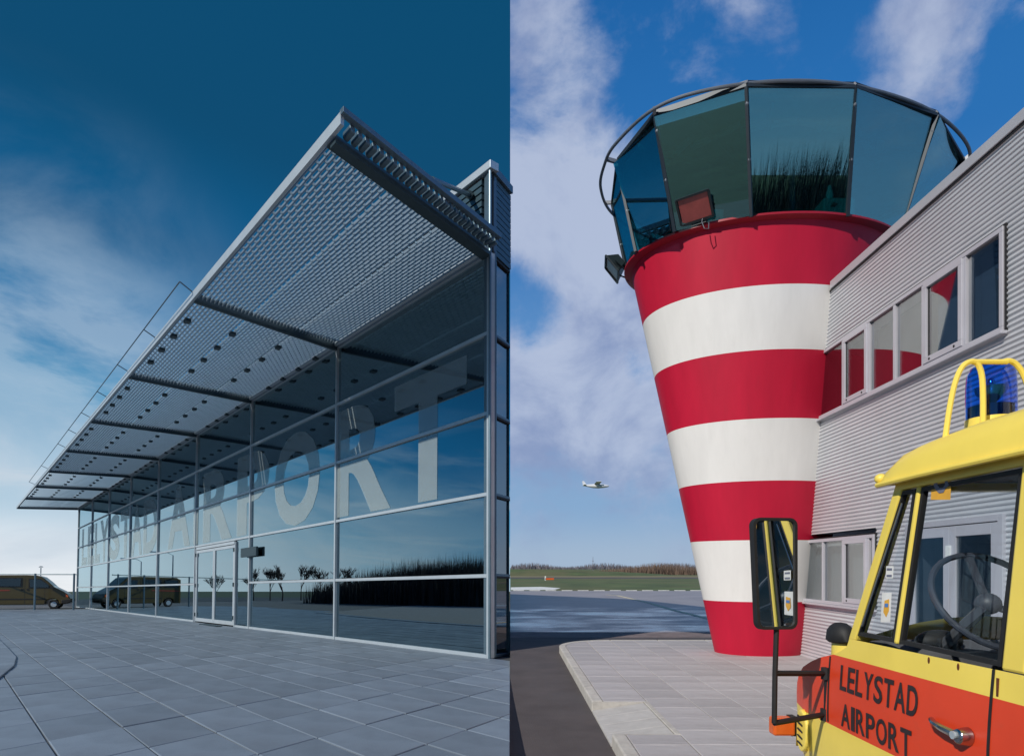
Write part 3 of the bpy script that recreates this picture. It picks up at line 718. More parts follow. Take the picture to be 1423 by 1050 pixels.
for k, (u, dd, h) in enumerate(((352, 72, 4.2), (375, 74, 5.0), (392, 70, 5.2), (418, 76, 5.0), (440, 72, 4.5), (478, 64, 4.4), (300, 78, 4.2))):
    bare_tree(mirror_pt(u, 815, dd), h, k, ['bare tree mirrored just right of the door mullion', 'spreading bare tree mirrored second right of the doors', 'tallest bare tree mirrored right of the doors', 'fourth bare tree mirrored right of the doors', 'low bare tree mirrored before the next mullion', 'bare tree mirrored at the wood edge', 'small bare tree mirrored in the glass doors'][k])
mb = MB(); rnd = random.Random(11)
a0, a1 = mirror_pt(485, 815, 58), mirror_pt(690, 815, 46)
for i in range(20000):
    t = rnd.uniform(0, 1.25); p = a0.lerp(a1, t) + Vector((rnd.uniform(-4, 4), rnd.uniform(-4, 4), 0))
    env = .42 + .5 * min(1, t * 1.6) + .10 * math.sin(t * 37) + .07 * math.sin(t * 91 + 1)
    twigs(mb, p.x, p.y, -HL, (.62 + .38 * rnd.random()) * 4.7 * env, .03 + .04 * rnd.random(), rnd)
o = single('woodland', mb, 'bark', LM); tag(o, 'dark leafless wood mirrored in the terminal glass at right', 'trees', kind='stuff')

mb = MB()
for i in range(20000):                         # the wood behind the camera that the tower panes mirror
    x = rnd.uniform(.5, 30); y = rnd.uniform(-20, -13)
    twigs(mb, x, y, -.02, (.45 + .55 * rnd.random()) * (8.4 + .8 * math.sin(x * .9) + .5 * math.sin(x * 2.3)), .045 + .04 * rnd.random(), rnd)
o = single('wood_edge', mb, 'bark'); tag(o, 'dark bare wood mirrored in the middle pane of the tower cabin', 'trees', kind='stuff')

# ================================================================== CONTROL TOWER
KX, KY, KZ = 1.10, 1.10 * .75, 1.10
TC = (4.073 * KX, 14.215 * KY)
def tr(z): return (1.023 + .216 * z) * KX      # radius at height z above the eye (fit units)
def zz(z): return z * KZ + EYE
levels = [-1.5, -.535, .416, 1.301, 2.201, 3.163, 4.045, 4.90]
CT = thing('control_tower', (TC[0], TC[1], 0), 'tapering red and white striped control tower with glazed cabin on top', 'tower')
EY = KY / KX
for i in range(7):
    a, b = levels[i], levels[i + 1]; mb = MB(); n = 8
    mb.lathe([(tr(a + (b - a) * k / n), (zz(a + (b - a) * k / n) if i or k else .05)) for k in range(n + 1)], TC, 96, 1, EY)
    part('red_band' if i % 2 == 0 else 'white_band', mb, 'red' if i % 2 == 0 else 'white', CT, smooth=60)
part('plinth', MB().lathe([(tr(-1.5), 0.0), (tr(-1.5) , .05)], TC, 96, 1, EY), 'joint', CT, smooth=60)
rz = zz(4.951); rr = 2.208 * KX
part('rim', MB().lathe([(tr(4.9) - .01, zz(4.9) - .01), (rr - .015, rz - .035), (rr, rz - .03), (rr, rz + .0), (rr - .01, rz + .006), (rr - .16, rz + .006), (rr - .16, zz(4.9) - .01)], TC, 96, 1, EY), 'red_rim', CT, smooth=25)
part('cabin_floor', MB().lathe([(.01, rz - .05), (rr - .15, rz - .05)], TC, 48, 1, EY), 'interior', CT)
def K(x, y, z): return Vector((x * KX, y * KY, zz(z)))
top = [(1.65, 13.59), (2.01, 12.17), (3.10, 11.42), (4.56, 11.46), (5.99, 12.17), (7.09, 13.54), (7.05, 15.1), (6.4, 16.4), (5.2, 17.1), (3.8, 17.05), (2.6, 16.35), (1.75, 15.1)]
bot = [(1.93, 13.45), (2.376, 12.66), (3.36, 12.12), (4.70, 12.1), (5.72, 12.75), (6.2, 13.6), (6.25, 14.9), (5.75, 15.7), (4.95, 16.25), (3.7, 16.25), (2.7, 15.8), (2.0, 14.8)]
KT = 1.010
zt_, zb_ = 6.34 * KT, 4.93
T3 = [K(x * KT, y * KT, zt_) for x, y in top]; B3 = [K(x, y, zb_) for x, y in bot]
cen = Vector((TC[0], TC[1], 0))
for i in range(12):
    j = (i + 1) % 12
    p = [B3[i], B3[j], T3[j], T3[i]]; n_ = (p[2] - p[0]).cross(p[3] - p[1]).normalized()
    pm = (p[0] + p[1] + p[2] + p[3]) / 4; p = [q - n_ * (q - pm).dot(n_) for q in p]     # each pane is flat
    part('window_pane', MB().prism([q + n_ * .0 for q in p], n_ * -.012), 'cabin_glass', CT)
    m_ = part('mullion', MB().bar(B3[i] + Zv * -.02, T3[i] + Zv * .02, .045, .05, (T3[i] - cen).normalized()), 'tower_frame', CT)
    for t in (.12, .55): part('fixing', MB().ellipsoid(T3[i].lerp(B3[i], t) + (T3[i] - cen).normalized() * .0, .03, .03, .035, 8, 6), 'ring', m_)
    part('roof_edge', MB().bar(T3[i] + Zv * .03, T3[j] + Zv * .03, .045, .05), 'tower_frame', CT)
    part('blind_box', MB().bar((T3[i] * .93 + Vector((cen.x, cen.y, T3[i].z)) * .07) - Zv * .02, (T3[j] * .93 + Vector((cen.x, cen.y, T3[j].z)) * .07) - Zv * .02, .10, .10), 'ceiling', CT)
part('roof', MB().prism([p + Zv * .05 for p in T3], Zv * .06), 'tower_frame', CT)
part('ceiling', MB().prism([p * .94 + Vector((cen.x, cen.y, p.z)) * .06 + Zv * .0 for p in T3], Zv * .03), 'ceiling', CT)
for a in range(6):
    an = R(-150 + a * 24); d = Vector((math.cos(an), math.sin(an) * EY, 0)); e = Vector((-d.y, d.x, 0)).normalized()
    part('ceiling_light', MB().obox(Vector((cen.x, cen.y, zz(zt_) - .05)) + d * 2.0, e * .42, d.normalized() * .05, Zv * .03), 'fixture', CT)
    part('ceiling_beam', MB().bar(Vector((cen.x, cen.y, zz(zt_) - .09)) + d * .3, Vector((cen.x, cen.y, zz(zt_) - .09)) + d * 2.75, .06, .12), 'desk', CT)
part('added_backdrop', MB().box(cen.x - .45, cen.x + 1.35, cen.y + 1.0, cen.y + 1.15, rz, zz(zt_) - .15), 'interior', CT)  # added dark block, keeps the sky from showing through the middle pane
part('roof_post', MB().tube([(cen.x + .25, cen.y - .8, rz), (cen.x + .25, cen.y - .8, zz(zt_))], .045, 10), 'ceiling', CT, smooth=True)
def catmull(P, n=8):
    o_ = []; m_ = len(P)
    for i in range(m_):
        a, b, c, d = P[i - 1], P[i], P[(i + 1) % m_], P[(i + 2) % m_]
        for k in range(n):
            t = k / n; o_.append(.5 * ((2 * b) + (c - a) * t + (2 * a - 5 * b + 4 * c - d) * t * t + (3 * b - a - 3 * c + d) * t ** 3))
    return o_
rg = [(1.47, 13.76), (1.57, 13.05), (1.99, 12.06), (2.64, 11.58), (3.63, 11.37), (4.69, 11.53), (5.98, 12.19), (7.07, 13.33), (7.3, 14.4), (7.0, 15.6), (6.2, 16.7), (4.9, 17.4), (3.5, 17.3), (2.5, 16.6), (1.8, 15.6), (1.5, 14.6)]
RG = catmull([K(x * KT, y * KT, 6.4 * KT) for x, y in rg], 8)
part('roof_ring', MB().tube(RG, .027, 10, closed=True), 'ring', CT, smooth=True)
for i in range(12):
    q = min(RG, key=lambda p: (p - T3[i]).length); e = q if (q - T3[i]).length > .06 else q + (q - cen).normalized() * .02
    part('ring_bracket', MB().bar(T3[i] + Zv * .04, e + Zv * .02, .05, .06), 'ring', CT)
# console furniture standing in the cabin
dk = single('control_desk', MB().box(4.95, 5.45, 10.28, 10.62, rz - .05, rz + .42), 'desk', base=(5.2, 10.6, rz - .05), bevel=.02); tag(dk, 'pale green desk block inside the glazed tower cabin, right of the middle pane', 'desk')
# wider counters along the inside
cd = single('cabin_counter', MB().prism([B3[i] * .86 + Vector((cen.x, cen.y, 0)) * .14 + Vector((0, 0, rz * 0)) for i in (3, 4, 5)] + [B3[i] * .62 + Vector((cen.x, cen.y, B3[i].z)) * .0 + Vector((cen.x, cen.y, 0)) * .38 for i in (5, 4, 3)], Zv * .25), 'desk'); 
for v_ in cd.data.vertices: v_.co.z = rz - .05 if v_.co.z < (min(w.co.z for w in cd.data.vertices) + max(w.co.z for w in cd.data.vertices)) / 2 else rz + .32
tag(cd, 'low curved counter along the right hand windows of the tower cabin', 'counter')
bo = single('bottle', MB().lathe([(.001, rz + .37), (.055, rz + .37), (.055, rz + .52), (.03, rz + .56), (.03, rz + .62), (.001, rz + .62)], (5.1, 10.4), 12), 'ceiling', smooth=True, base=(5.1, 10.4, rz + .42)); bo.location.z += .05; tag(bo, 'small pale bottle on the desk in the tower cabin', 'bottle')
bx_ = K(3.02, 12.75, 4.95)
eb = thing('electrical_box', bx_, 'pale green box with loose cables behind the tower floodlight', 'box')
part('casing', MB().box(bx_.x - .10, bx_.x + .10, bx_.y - .05, bx_.y + .05, bx_.z, bx_.z + .34), 'ceiling', eb, bevel=.01)
part('side_panel', MB().box(bx_.x - .19, bx_.x + .20, bx_.y - .03, bx_.y + .03, bx_.z + .05, bx_.z + .21), 'ceiling', eb)
part('cable', MB().tube([bx_ + Vector((-.15, -.06, 0)), bx_ + Vector((-.08, -.08, .16)), bx_ + Vector((.02, -.08, .19)), bx_ + Vector((.05, -.06, .02))], .008, 5), 'lamp_black', eb)
# floodlights
def flood(c, d, up_, lens, label, foot):
    c = Vector(c); d = Vector(d).normalized(); sd = d.cross(Vector(up_)).normalized(); u_ = sd.cross(d).normalized()
    t = thing('floodlight', c, label, 'floodlight', 'floodlights on the tower rim')
    a, h, dp = .26, .19, .20
    fr_ = [c + d * .02 + sd * x_ + u_ * y_ for x_, y_ in ((-a, -h), (a, -h), (a, h), (-a, h))]
    bk = [c - d * dp + sd * x_ + u_ * y_ for x_, y_ in ((-a * .55, -h * .55), (a * .55, -h * .55), (a * .55, h * .55), (-a * .55, h * .55))]
    part('housing', MB().hexa([bk[0], bk[1], bk[2], bk[3], fr_[0], fr_[1], fr_[2], fr_[3]]), 'lamp_black', t, bevel=.012)
    mb = MB()
    for i in range(4): mb.bar(fr_[i] + d * .012, fr_[(i + 1) % 4] + d * .012, .03, .03, d)
    part('bezel', mb, 'lamp_black', t)
    part('lens', MB().prism([c + d * .021 + sd * x_ * .9 + u_ * y_ * .9 for x_, y_ in ((-a, -h), (a, -h), (a, h), (-a, h))], d * .006), lens, t)
    mb = MB()
    for s_ in (-1, 1): mb.bar(c + sd * s_ * (a + .012) - d * .04, Vector(foot) + sd * s_ * .10, .03, .014, d)
    mb.bar(Vector(foot) - sd * .12, Vector(foot) + sd * .12, .035, .02)
    part('yoke', mb, 'lamp_black', t)
    return t
fc = K(2.62, 12.35, 5.14)
flood(fc, (-.45, -.62, -.62), (0, 0, 1), 'lamp_lens_reflection', 'floodlight with a red reflection painted on its lens, standing on the tower rim before the glass', K(2.70, 12.47, 4.955))
fc2 = RP(852, 373, y=12.3)
flood(fc2, (-.78, .10, -.60), (0, 0, 1), 'lamp_lens_grey', 'dark floodlight sticking out from the left of the tower rim', RP(874, 384, y=12.2))
cl_ = K(2.72, 12.33, 4.93)
o = single('cable_clamp', MB().tube([cl_ + Vector((0, 0, .05)), cl_ + Vector((-.02, -.03, -.02)), cl_ + Vector((.02, -.03, -.12)), cl_ + Vector((.09, -.02, -.12)), cl_ + Vector((.10, 0, -.01))], .008, 5), 'ring', base=cl_); tag(o, 'thin wire clamp hooked over the red rim under the floodlight', 'clamp')

# ================================================================== OFFICE BUILDING
XW = 4.57 * KX
OB = thing('office_building', (XW, 7, 0), 'grey corrugated office building with window bands standing against the tower', 'building')
Y0, Y1 = -6.0, TC[1] + .2
UW = (6.60, 10.75, 4.06, 5.13); LW = (8.95, 11.45, 1.07, 2.11); DR = (6.60, 8.24, 0.0, 2.2)
PITCH = .056
def corr(mb, y0, y1, z0, z1, x=XW):
    n = max(2, int((z1 - z0) / PITCH * 6)); k0 = len(mb.v)
    for i in range(n + 1):
        z = z0 + (z1 - z0) * i / n; ph = (z / PITCH) % 1
        p = .014 * (0 if ph < .3 else ((ph - .3) / .2 if ph < .5 else (1 if ph < .8 else (1 - ph) / .2)))
        mb.v += [Vector((x + p, y0, z)), Vector((x + p, y1, z))]
    mb.f += [(k0 + 2 * i, k0 + 2 * i + 1, k0 + 2 * i + 3, k0 + 2 * i + 2) for i in range(n)]
ZT = 6.02
for y0, y1, z0, z1 in ((Y0, Y1, UW[3], ZT), (Y0, UW[0], LW[3] + .09, UW[3]), (UW[1], Y1, UW[2], UW[3]), (UW[0], Y1, LW[3] + .09, UW[2]),
                       (Y0, DR[0], .04, LW[3] + .09), (DR[1], LW[0], .04, LW[3] + .09), (LW[0], Y1, .04, LW[2])):
    mb = MB(); corr(mb, y0, y1, z0, z1); part('cladding', mb, 'clad_grey', OB)
part('wall_core', MB().box(XW + 1.6, XW + 8, Y0, Y1 + 2.2, 0, ZT - .1), 'blind', OB)
part('storey_floor', MB().box(XW + .36, XW + 1.59, Y0, Y1, 3.0, 3.3), 'interior', OB)
part('reveal', MB().box(XW + .016, XW + .35, UW[0] - .02, UW[0], UW[2], UW[3]).box(XW + .016, XW + .35, DR[1], LW[0], 0, LW[3]).box(XW + .016, XW + .35, Y0, DR[0], 0, LW[3]).box(XW + .02, XW + .35, Y0, Y1, LW[3] + .1, UW[2] - .02).box(XW + .02, XW + .35, Y0, Y1, UW[3] + .02, ZT - .12), 'frame_grey', OB)
part('roof', MB().box(XW + .1, XW + 8, Y0, Y1 + 2.2, ZT - .1, ZT - .02), 'alu_dark', OB)
part('parapet', MB().box(XW - .03, XW + .3, Y0, 10.18, ZT, 6.14), 'clad_cap', OB, bevel=.006)
part('parapet_drip', MB().box(XW - .012, XW + .0, Y0, Y1 - .3, ZT - .03, ZT), 'gasket', OB)
def window_band(rect, divs, opening, blind=(), bmat='blind', drop=0.0):
    y0, y1, z0, z1 = rect
    w = part('window', MB().box(XW - .03, XW + .05, y0, y1, z0 - .0, z0 + .05).box(XW - .03, XW + .05, y0, y1, z1 - .05, z1).box(XW - .03, XW + .05, y0, y0 + .05, z0 + .05, z1 - .05).box(XW - .03, XW + .05, y1 - .05, y1, z0 + .05, z1 - .05), 'frame_grey', OB, bevel=.004)
    part('sill', MB().box(XW - .07, XW - .0, y0 - .03, y1, z0 - .035, z0 - .003), 'frame_grey', w, bevel=.004)
    part('rim_gasket', MB().box(XW - .012, XW + .02, y0 - .02, y1, z1 + .002, z1 + .02).box(XW - .012, XW + .02, y0 - .02, y0 - .002, z0, z1), 'gasket', w)
    for d in divs: part('mullion', MB().box(XW - .025, XW + .045, d - .025, d + .025, z0 + .05, z1 - .05), 'frame_grey', w, bevel=.003)
    ed = [y0 + .05] + sorted(divs) + [y1 - .05]
    for i in range(len(ed) - 1):
        a, b = ed[i] + .025 * (i > 0), ed[i + 1] - .025 * (i < len(ed) - 2)
        if i in opening:
            q = .06
            part('casement', MB().box(XW - .04, XW + .02, a, b, z0 + .05, z0 + .05 + q * 1.2).box(XW - .04, XW + .02, a, b, z1 - .05 - q, z1 - .05).box(XW - .04, XW + .02, a, a + q, z0 + .05 + q * 1.2, z1 - .05 - q).box(XW - .04, XW + .02, b - q, b, z0 + .05 + q * 1.2, z1 - .05 - q), 'frame_grey', w, bevel=.004)
            part('vent_plug', MB().ellipsoid((XW - .042, a + .12, z0 + .085), .006, .016, .016, 8, 6).ellipsoid((XW - .042, b - .12, z0 + .085), .006, .016, .016, 8, 6), 'gasket', w)
            part('gasket', MB().box(XW - .015, XW + .012, a + q, a + q + .012, z0 + .12, z1 - .11).box(XW - .015, XW + .012, b - q - .012, b - q, z0 + .12, z1 - .11), 'gasket', w)
            part('pane', MB().box(XW - .008, XW + .004, a + q, b - q, z0 + .12, z1 - .11), 'office_glass', w)
        else:
            part('pane', MB().box(XW + .008, XW + .02, a, b, z0 + .05, z1 - .05), 'office_glass', w)
        if i in blind: part('blind', MB().box(XW + .16, XW + .18, a - .02, b + .02, z0 + .03 + drop * (z1 - z0), z1 - .03), bmat, w)
    return w
def yu(u): return XW * FPX / (u - CX)
wu = window_band(UW, [yu(1343), yu(1285), yu(1245), yu(1209), yu(1173)], (1, 4), (0, 1), 'blind_blue')
part('blind_cord', MB().tube([(XW + .08, yu(1275), UW[2] + .3), (XW + .08, yu(1275), UW[3] - .1)], .012, 6), 'frame_grey', wu)
wl_ = window_band(LW, [yu(1208), yu(1173), yu(1145)], (1,), (0, 1, 2, 3))
# double door
dr = part('door_frame', MB().box(XW - .03, XW + .06, DR[0], DR[0] + .07, 0, DR[3]).box(XW - .03, XW + .06, DR[1] - .07, DR[1], 0, DR[3]).box(XW - .03, XW + .06, DR[0] + .07, DR[1] - .07, DR[3] - .07, DR[3]), 'frame_grey', OB, bevel=.004)
ym = (DR[0] + DR[1]) / 2
for a, b in ((DR[0] + .075, ym - .004), (ym + .004, DR[1] - .075)):
    part('door_leaf', MB().box(XW - .02, XW + .03, a, a + .1, .03, DR[3] - .08).box(XW - .02, XW + .03, b - .1, b, .03, DR[3] - .08).box(XW - .02, XW + .03, a + .1, b - .1, .03, .2).box(XW - .02, XW + .03, a + .1, b - .1, DR[3] - .2, DR[3] - .08), 'frame_grey', dr, bevel=.004)
    part('pane', MB().box(XW, XW + .012, a + .1, b - .1, .2, DR[3] - .2), 'office_glass', dr)
    part('hinge', MB().box(XW - .045, XW - .02, b - .03, b + .03, 1.75, 1.9), 'sticker_white', dr)
part('handle', MB().tube([(XW - .02, ym - .06, 1.0), (XW - .07, ym - .06, 1.0), (XW - .07, ym - .18, 1.0)], .01, 6), 'chrome', dr)

# ================================================================== PAVEMENT BY THE TOWER
KH = .12; XK = .915
def rounded(off):
    r = 1.15 - off; pts = []
    for k in range(9):
        a = R(180 - k * 90 / 8); pts.append((XK + 1.15 + r * math.cos(a), 12.55 + r * math.sin(a)))
    return pts
FY = 12.55 + 1.15
KW = .13
PR = single('pavement', sheet([(XK + KW, 0.5)] + rounded(KW) + [(12, FY - KW), (12, .5)], KH - .012), 'joint_right'); tag(PR, kind='structure')
RY0, RY1, RX = 5.95, 7.42, 1.50              # the dropped kerb
for v_ in PR.data.vertices: pass
bm = bmesh.new(); bm.from_mesh(PR.data); bm.clear()
poly = [(XK + KW, RY1)] + rounded(KW) + [(12, FY - KW), (12, .5), (XK + KW, .5), (XK + KW, RY0), (RX, RY0), (RX, RY1)]
f_ = bm.faces.new([bm.verts.new((x, y, KH - .012)) for x, y in poly]); bmesh.ops.triangulate(bm, faces=[f_]); bm.to_mesh(PR.data); bm.free()
SZ = .50
proto2 = None
ox = XK + KW
ny0 = .6
for i in range(9):
    for j in range(27):
        x0, y0 = ox + i * SZ, ny0 + j * SZ; gp = .005
        if y0 + SZ < 4.2 or x0 > XW: continue
        pl = [(x0 + gp, y0 + gp), (x0 + SZ - gp, y0 + gp), (x0 + SZ - gp, y0 + SZ - gp), (x0 + gp, y0 + SZ - gp)]
        if x0 < RX - .02 and y0 < RY1 and y0 + SZ > RY0:
            parts_ = []
            if y0 < RY0: parts_.append([(p[0], min(p[1], RY0 - .01)) for p in pl])
            if y0 + SZ > RY1: parts_.append([(p[0], max(p[1], RY1 + .005)) for p in pl])
            parts_ = [q for q in parts_ if q[2][1] - q[1][1] > .04]
            if x0 + SZ > RX + .1: parts_.append([(max(p[0], RX + .06), p[1]) for p in pl])
        else: parts_ = [pl]
        for pp in parts_:
            full = pp is pl
            for a_ in range(1):
                q = pp
                q = clip(q, 0, 1, FY - KW - .005)
                if len(q) >= 3 and x0 < XK + 1.3 and y0 > 12.0:      # trim to the rounded corner
                    arc = rounded(KW + .005)
                    for (ax_, ay_), (bx2, by2) in zip(arc, arc[1:]):
                        nx_, ny_ = -(by2 - ay_), (bx2 - ax_)
                        q = clip(q, nx_, ny_, nx_ * ax_ + ny_ * ay_)
                        if len(q) < 3: break
                if len(q) < 3: continue
                same = full and len(q) == 4 and all(abs(m1[0] - m2[0]) + abs(m1[1] - m2[1]) < 1e-6 for m1, m2 in zip(q, pl))
                cxx, cyy = x0 + SZ / 2, y0 + SZ / 2
                if same and proto2: o = link_mesh('paving_slab', proto2)
                else:
                    mb = MB().prism([(p[0] - cxx, p[1] - cyy, -.05) for p in q], (0, 0, .05))
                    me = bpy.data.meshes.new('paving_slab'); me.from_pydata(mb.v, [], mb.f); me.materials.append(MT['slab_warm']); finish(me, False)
                    bm = bmesh.new(); bm.from_mesh(me); bmesh.ops.bevel(bm, geom=[e for e in bm.edges if all(v.co.z > -.01 for v in e.verts)], offset=.005, segments=1, affect='EDGES'); bm.to_mesh(me); bm.free()
                    if same: proto2 = me
                    o = link_mesh('paving_slab', me)
                o.parent = PR; o.location = (cxx, cyy, KH + rnd.uniform(-.0015, .0015)); o.rotation_euler = (R(rnd.uniform(-.12, .12)), R(rnd.uniform(-.12, .12)), 0)
# kerb stones
line = [(XK, y) for y in (.5, 1.5, 2.5, 3.5, 4.5, RY0)]
def kstone(a, b, c, d, z1=KH + .004):
    part('kerb_stone', MB().prism([(a[0], a[1], -.02), (b[0], b[1], -.02), (c[0], c[1], -.02), (d[0], d[1], -.02)], (0, 0, z1 + .02)), 'kerb', PR, bevel=.016)
def straight(x0, x1, ya, yb, n):
    for k in range(n):
        a = ya + (yb - ya) * k / n + .004; b = ya + (yb - ya) * (k + 1) / n - .004
        kstone((x0, a), (x1, a), (x1, b), (x0, b))
straight(XK, XK + KW, .5, RY0, 6); straight(XK, XK + KW, RY1, 12.55, 6)
ro, ri = rounded(0), rounded(KW)
for k in range(0, 8, 2): part('kerb_stone', MB().prism([(x, y, -.02) for x, y in (ro[k], ro[k + 1], ro[k + 2], ri[k + 2], ri[k + 1], ri[k])], (0, 0, KH + .024)), 'kerb', PR, bevel=.014)
for k in range(11): kstone((XK + 1.16 + k, FY - KW), (XK + 2.15 + k, FY - KW), (XK + 2.15 + k, FY), (XK + 1.16 + k, FY))
# ramp slabs and their end cheeks
n = 4
for k in range(n):
    a = RY0 + .03 + (RY1 - RY0 - .06) * k / n + .003; b = RY0 + .03 + (RY1 - RY0 - .06) * (k + 1) / n - .003
    part('ramp_slab', MB().hexa([(XK, a, -.05), (RX, a, -.05), (RX, b, -.05), (XK, b, -.05), (XK, a, .022), (RX, a, KH - .012), (RX, b, KH - .012), (XK, b, .022)]), 'ramp', PR, bevel=.004)
part('kerb_stone', MB().box(RX + .004, RX + .055, RY0, RY1, -.02, KH + .002), 'kerb', PR, bevel=.006)
for y_ in (RY1 - .025, RY0): part('ramp_cheek', MB().hexa([(XK + .01, y_, -.02), (RX, y_, -.02), (RX, y_ + .024, -.02), (XK + .01, y_ + .024, -.02), (XK + .01, y_, KH - .004), (RX, y_, KH - .004), (RX, y_ + .024, KH - .004), (XK + .01, y_ + .024, KH - .004)]), 'kerb', PR)

# ================================================================== AIRFIELD THINGS
pc = RP(828, 675, y=170)
AP = thing('light_aircraft', pc, 'small white light aircraft flying low over the airfield', 'airplane')
mb = MB(); secs = [(-3.2, .12), (-2.4, .28), (-.8, .52), (.6, .62), (2.0, .5), (3.0, .32), (3.5, .12)]
mb.tube([pc + Vector((x_, 0, .12 if x_ < -2 else 0)) for x_, r_ in secs], [r_ for x_, r_ in secs], 12); part('fuselage', mb, 'plane_white', AP, smooth=60)
part('wing', MB().hexa([pc + Vector(q) for q in ((-.5, -5, .5), (.9, -5, .5), (1.1, 5, .5), (-.5, 5, .5), (-.4, -5, .58), (.7, -5, .62), (.8, 5, .62), (-.4, 5, .58))]), 'plane_white', AP)
part('tailplane', MB().hexa([pc + Vector(q) for q in ((-3.3, -1.6, .2), (-2.6, -1.6, .2), (-2.6, 1.6, .2), (-3.3, 1.6, .2), (-3.3, -1.6, .26), (-2.6, -1.6, .26), (-2.6, 1.6, .26), (-3.3, 1.6, .26))]), 'plane_white', AP)
part('fin', MB().prism([pc + Vector(q) for q in ((-3.4, -.04, .2), (-2.3, -.04, .2), (-3.1, -.04, 1.3), (-3.6, -.04, 1.3))], (0, .08, 0)), 'plane_white', AP)
part('window_strip', MB().box(pc.x + .7, pc.x + 2.0, pc.y - .62, pc.y + .62, pc.z + .12, pc.z + .34), 'van_glass', AP)
mk = RP(760, 806, z=0)
RM = thing('airfield_marker', mk, 'low orange and white marker board standing on the far grass', 'marker')
part('board', MB().box(mk.x - .2, mk.x + .9, mk.y - .06, mk.y + .06, .08, .30), 'orange', RM); part('peg', MB().box(mk.x - .28, mk.x - .12, mk.y - .06, mk.y + .06, 0, .55), 'white_line', RM)
am = (824 - CX) / FPX * 300
AM = thing('antenna_mast', (am, 300, 0), 'thin antenna mast standing beyond the brown hedge', 'mast')
part('pole', MB().tube([(am, 300, 0), (am, 300, 6.6)], [.18, .07], 5), 'twig_far', AM); part('crossarm', MB().box(am - .5, am + .5, 299.9, 300.1, 4.6, 4.75), 'twig_far', AM)

# ================================================================== FIRE TRUCK
XT = 1.90; WT = 1.62; XR = XT + WT
FT = thing('fire_truck', (XT + WT / 2, 3, 0), 'yellow and red airport fire truck cab marked LELYSTAD AIRPORT with blue beacon', 'truck')
def extr(poly, x0, x1): return MB().prism([(x0, y, z) for y, z in poly], (x1 - x0, 0, 0))
def ring_poly(outer, inner, x0, x1):          # a plate with one opening
    n = len(outer); mb = MB(); vs = []
    for x in (x0, x1): vs += [(x, y, z) for y, z in outer] + [(x, y, z) for y, z in inner]
    fs = []
    for i in range(n):
        j = (i + 1) % n
        fs += [(i, j, n + j, n + i), (2 * n + j, 2 * n + i, 3 * n + i, 3 * n + j), (j, i, 2 * n + i, 2 * n + j), (n + i, n + j, 3 * n + j, 3 * n + i)]
    return mb.add(vs, fs)
ZB, ZR0, ZBELT = .42, .73, 1.14
def crown(y): return 0
nose = [(4.47, ZB), (4.46, .60), (4.42, ZR0)]
nose2 = [(4.42, ZR0), (4.36, .84), (4.27, .95), (4.14, 1.04), (3.98, 1.10), (3.84, ZBELT)]
# lower yellow body, red band and yellow waist as bent panels with a slight belly
def panel(poly_rows, name, m_, x=XT, side=-1, belly=.03):
    """rows: list of (z, y_front, y_rear); panel bulges a little between sill and waist"""
    n = 10; mb = MB(); th = .04
    for z, yf, yr in poly_rows:
        bul = belly * math.sin(math.pi * max(0, min(1, (z - .3) / 1.0)))
        for k in range(n + 1):
            y = yf + (yr - yf) * k / n; rnd_ = .10 * max(0, 1 - (4.47 - y) / .35) ** 2
            mb.v.append(Vector((x + side * (bul - .0) - side * rnd_, y, z)))
    R_ = len(poly_rows); c = n + 1
    for i in range(R_ - 1):
        for k in range(n): mb.f.append((i * c + k, i * c + k + 1, (i + 1) * c + k + 1, (i + 1) * c + k))
    return part(name, mb, m_, FT, smooth=50)
yrear = 1.45
for sx, sd in ((XT, -1), (XR, 1)):
    panel([(ZB, 4.47, yrear), (.55, 4.465, yrear), (.65, 4.44, yrear), (ZR0, 4.42, yrear)], 'lower_panel', 'truck_yellow', sx, sd)
    panel([(ZR0, 4.42, yrear), (.80, 4.385, yrear), (.88, 4.335, yrear), (.95, 4.27, yrear), (1.01, 4.18, yrear), (1.06, 4.07, yrear), (1.10, 3.96, yrear), (ZBELT, 3.80, yrear)], 'red_band', 'truck_red', sx, sd)
    panel([(ZBELT, 3.80, yrear), (1.17, 3.72, yrear), (1.20, 3.66, yrear), (1.235, 3.645, yrear), (1.25, 3.64, yrear)], 'waist_panel', 'truck_yellow', sx, sd, .03)
# nose across the front
mb = MB(); pf = [(4.47, ZB), (4.465, .55), (4.44, .65), (4.42, ZR0), (4.385, .80), (4.335, .88), (4.27, .95), (4.18, 1.01), (4.07, 1.06), (3.96, 1.10), (3.80, ZBELT), (3.66, 1.20), (3.64, 1.25)]
for y, z in pf:
    for k in range(9): mb.v.append(Vector((XT + .06 + (WT - .12) * k / 8, y + .10 * math.sin(math.pi * k / 8), z + (.12 if z > .9 else 0) * math.sin(math.pi * k / 8))))
for i in range(len(pf) - 1):
    for k in range(8): mb.f.append((i * 9 + k, i * 9 + k + 1, (i + 1) * 9 + k + 1, (i + 1) * 9 + k))
part('bonnet', mb, 'truck_yellow', FT, smooth=60)
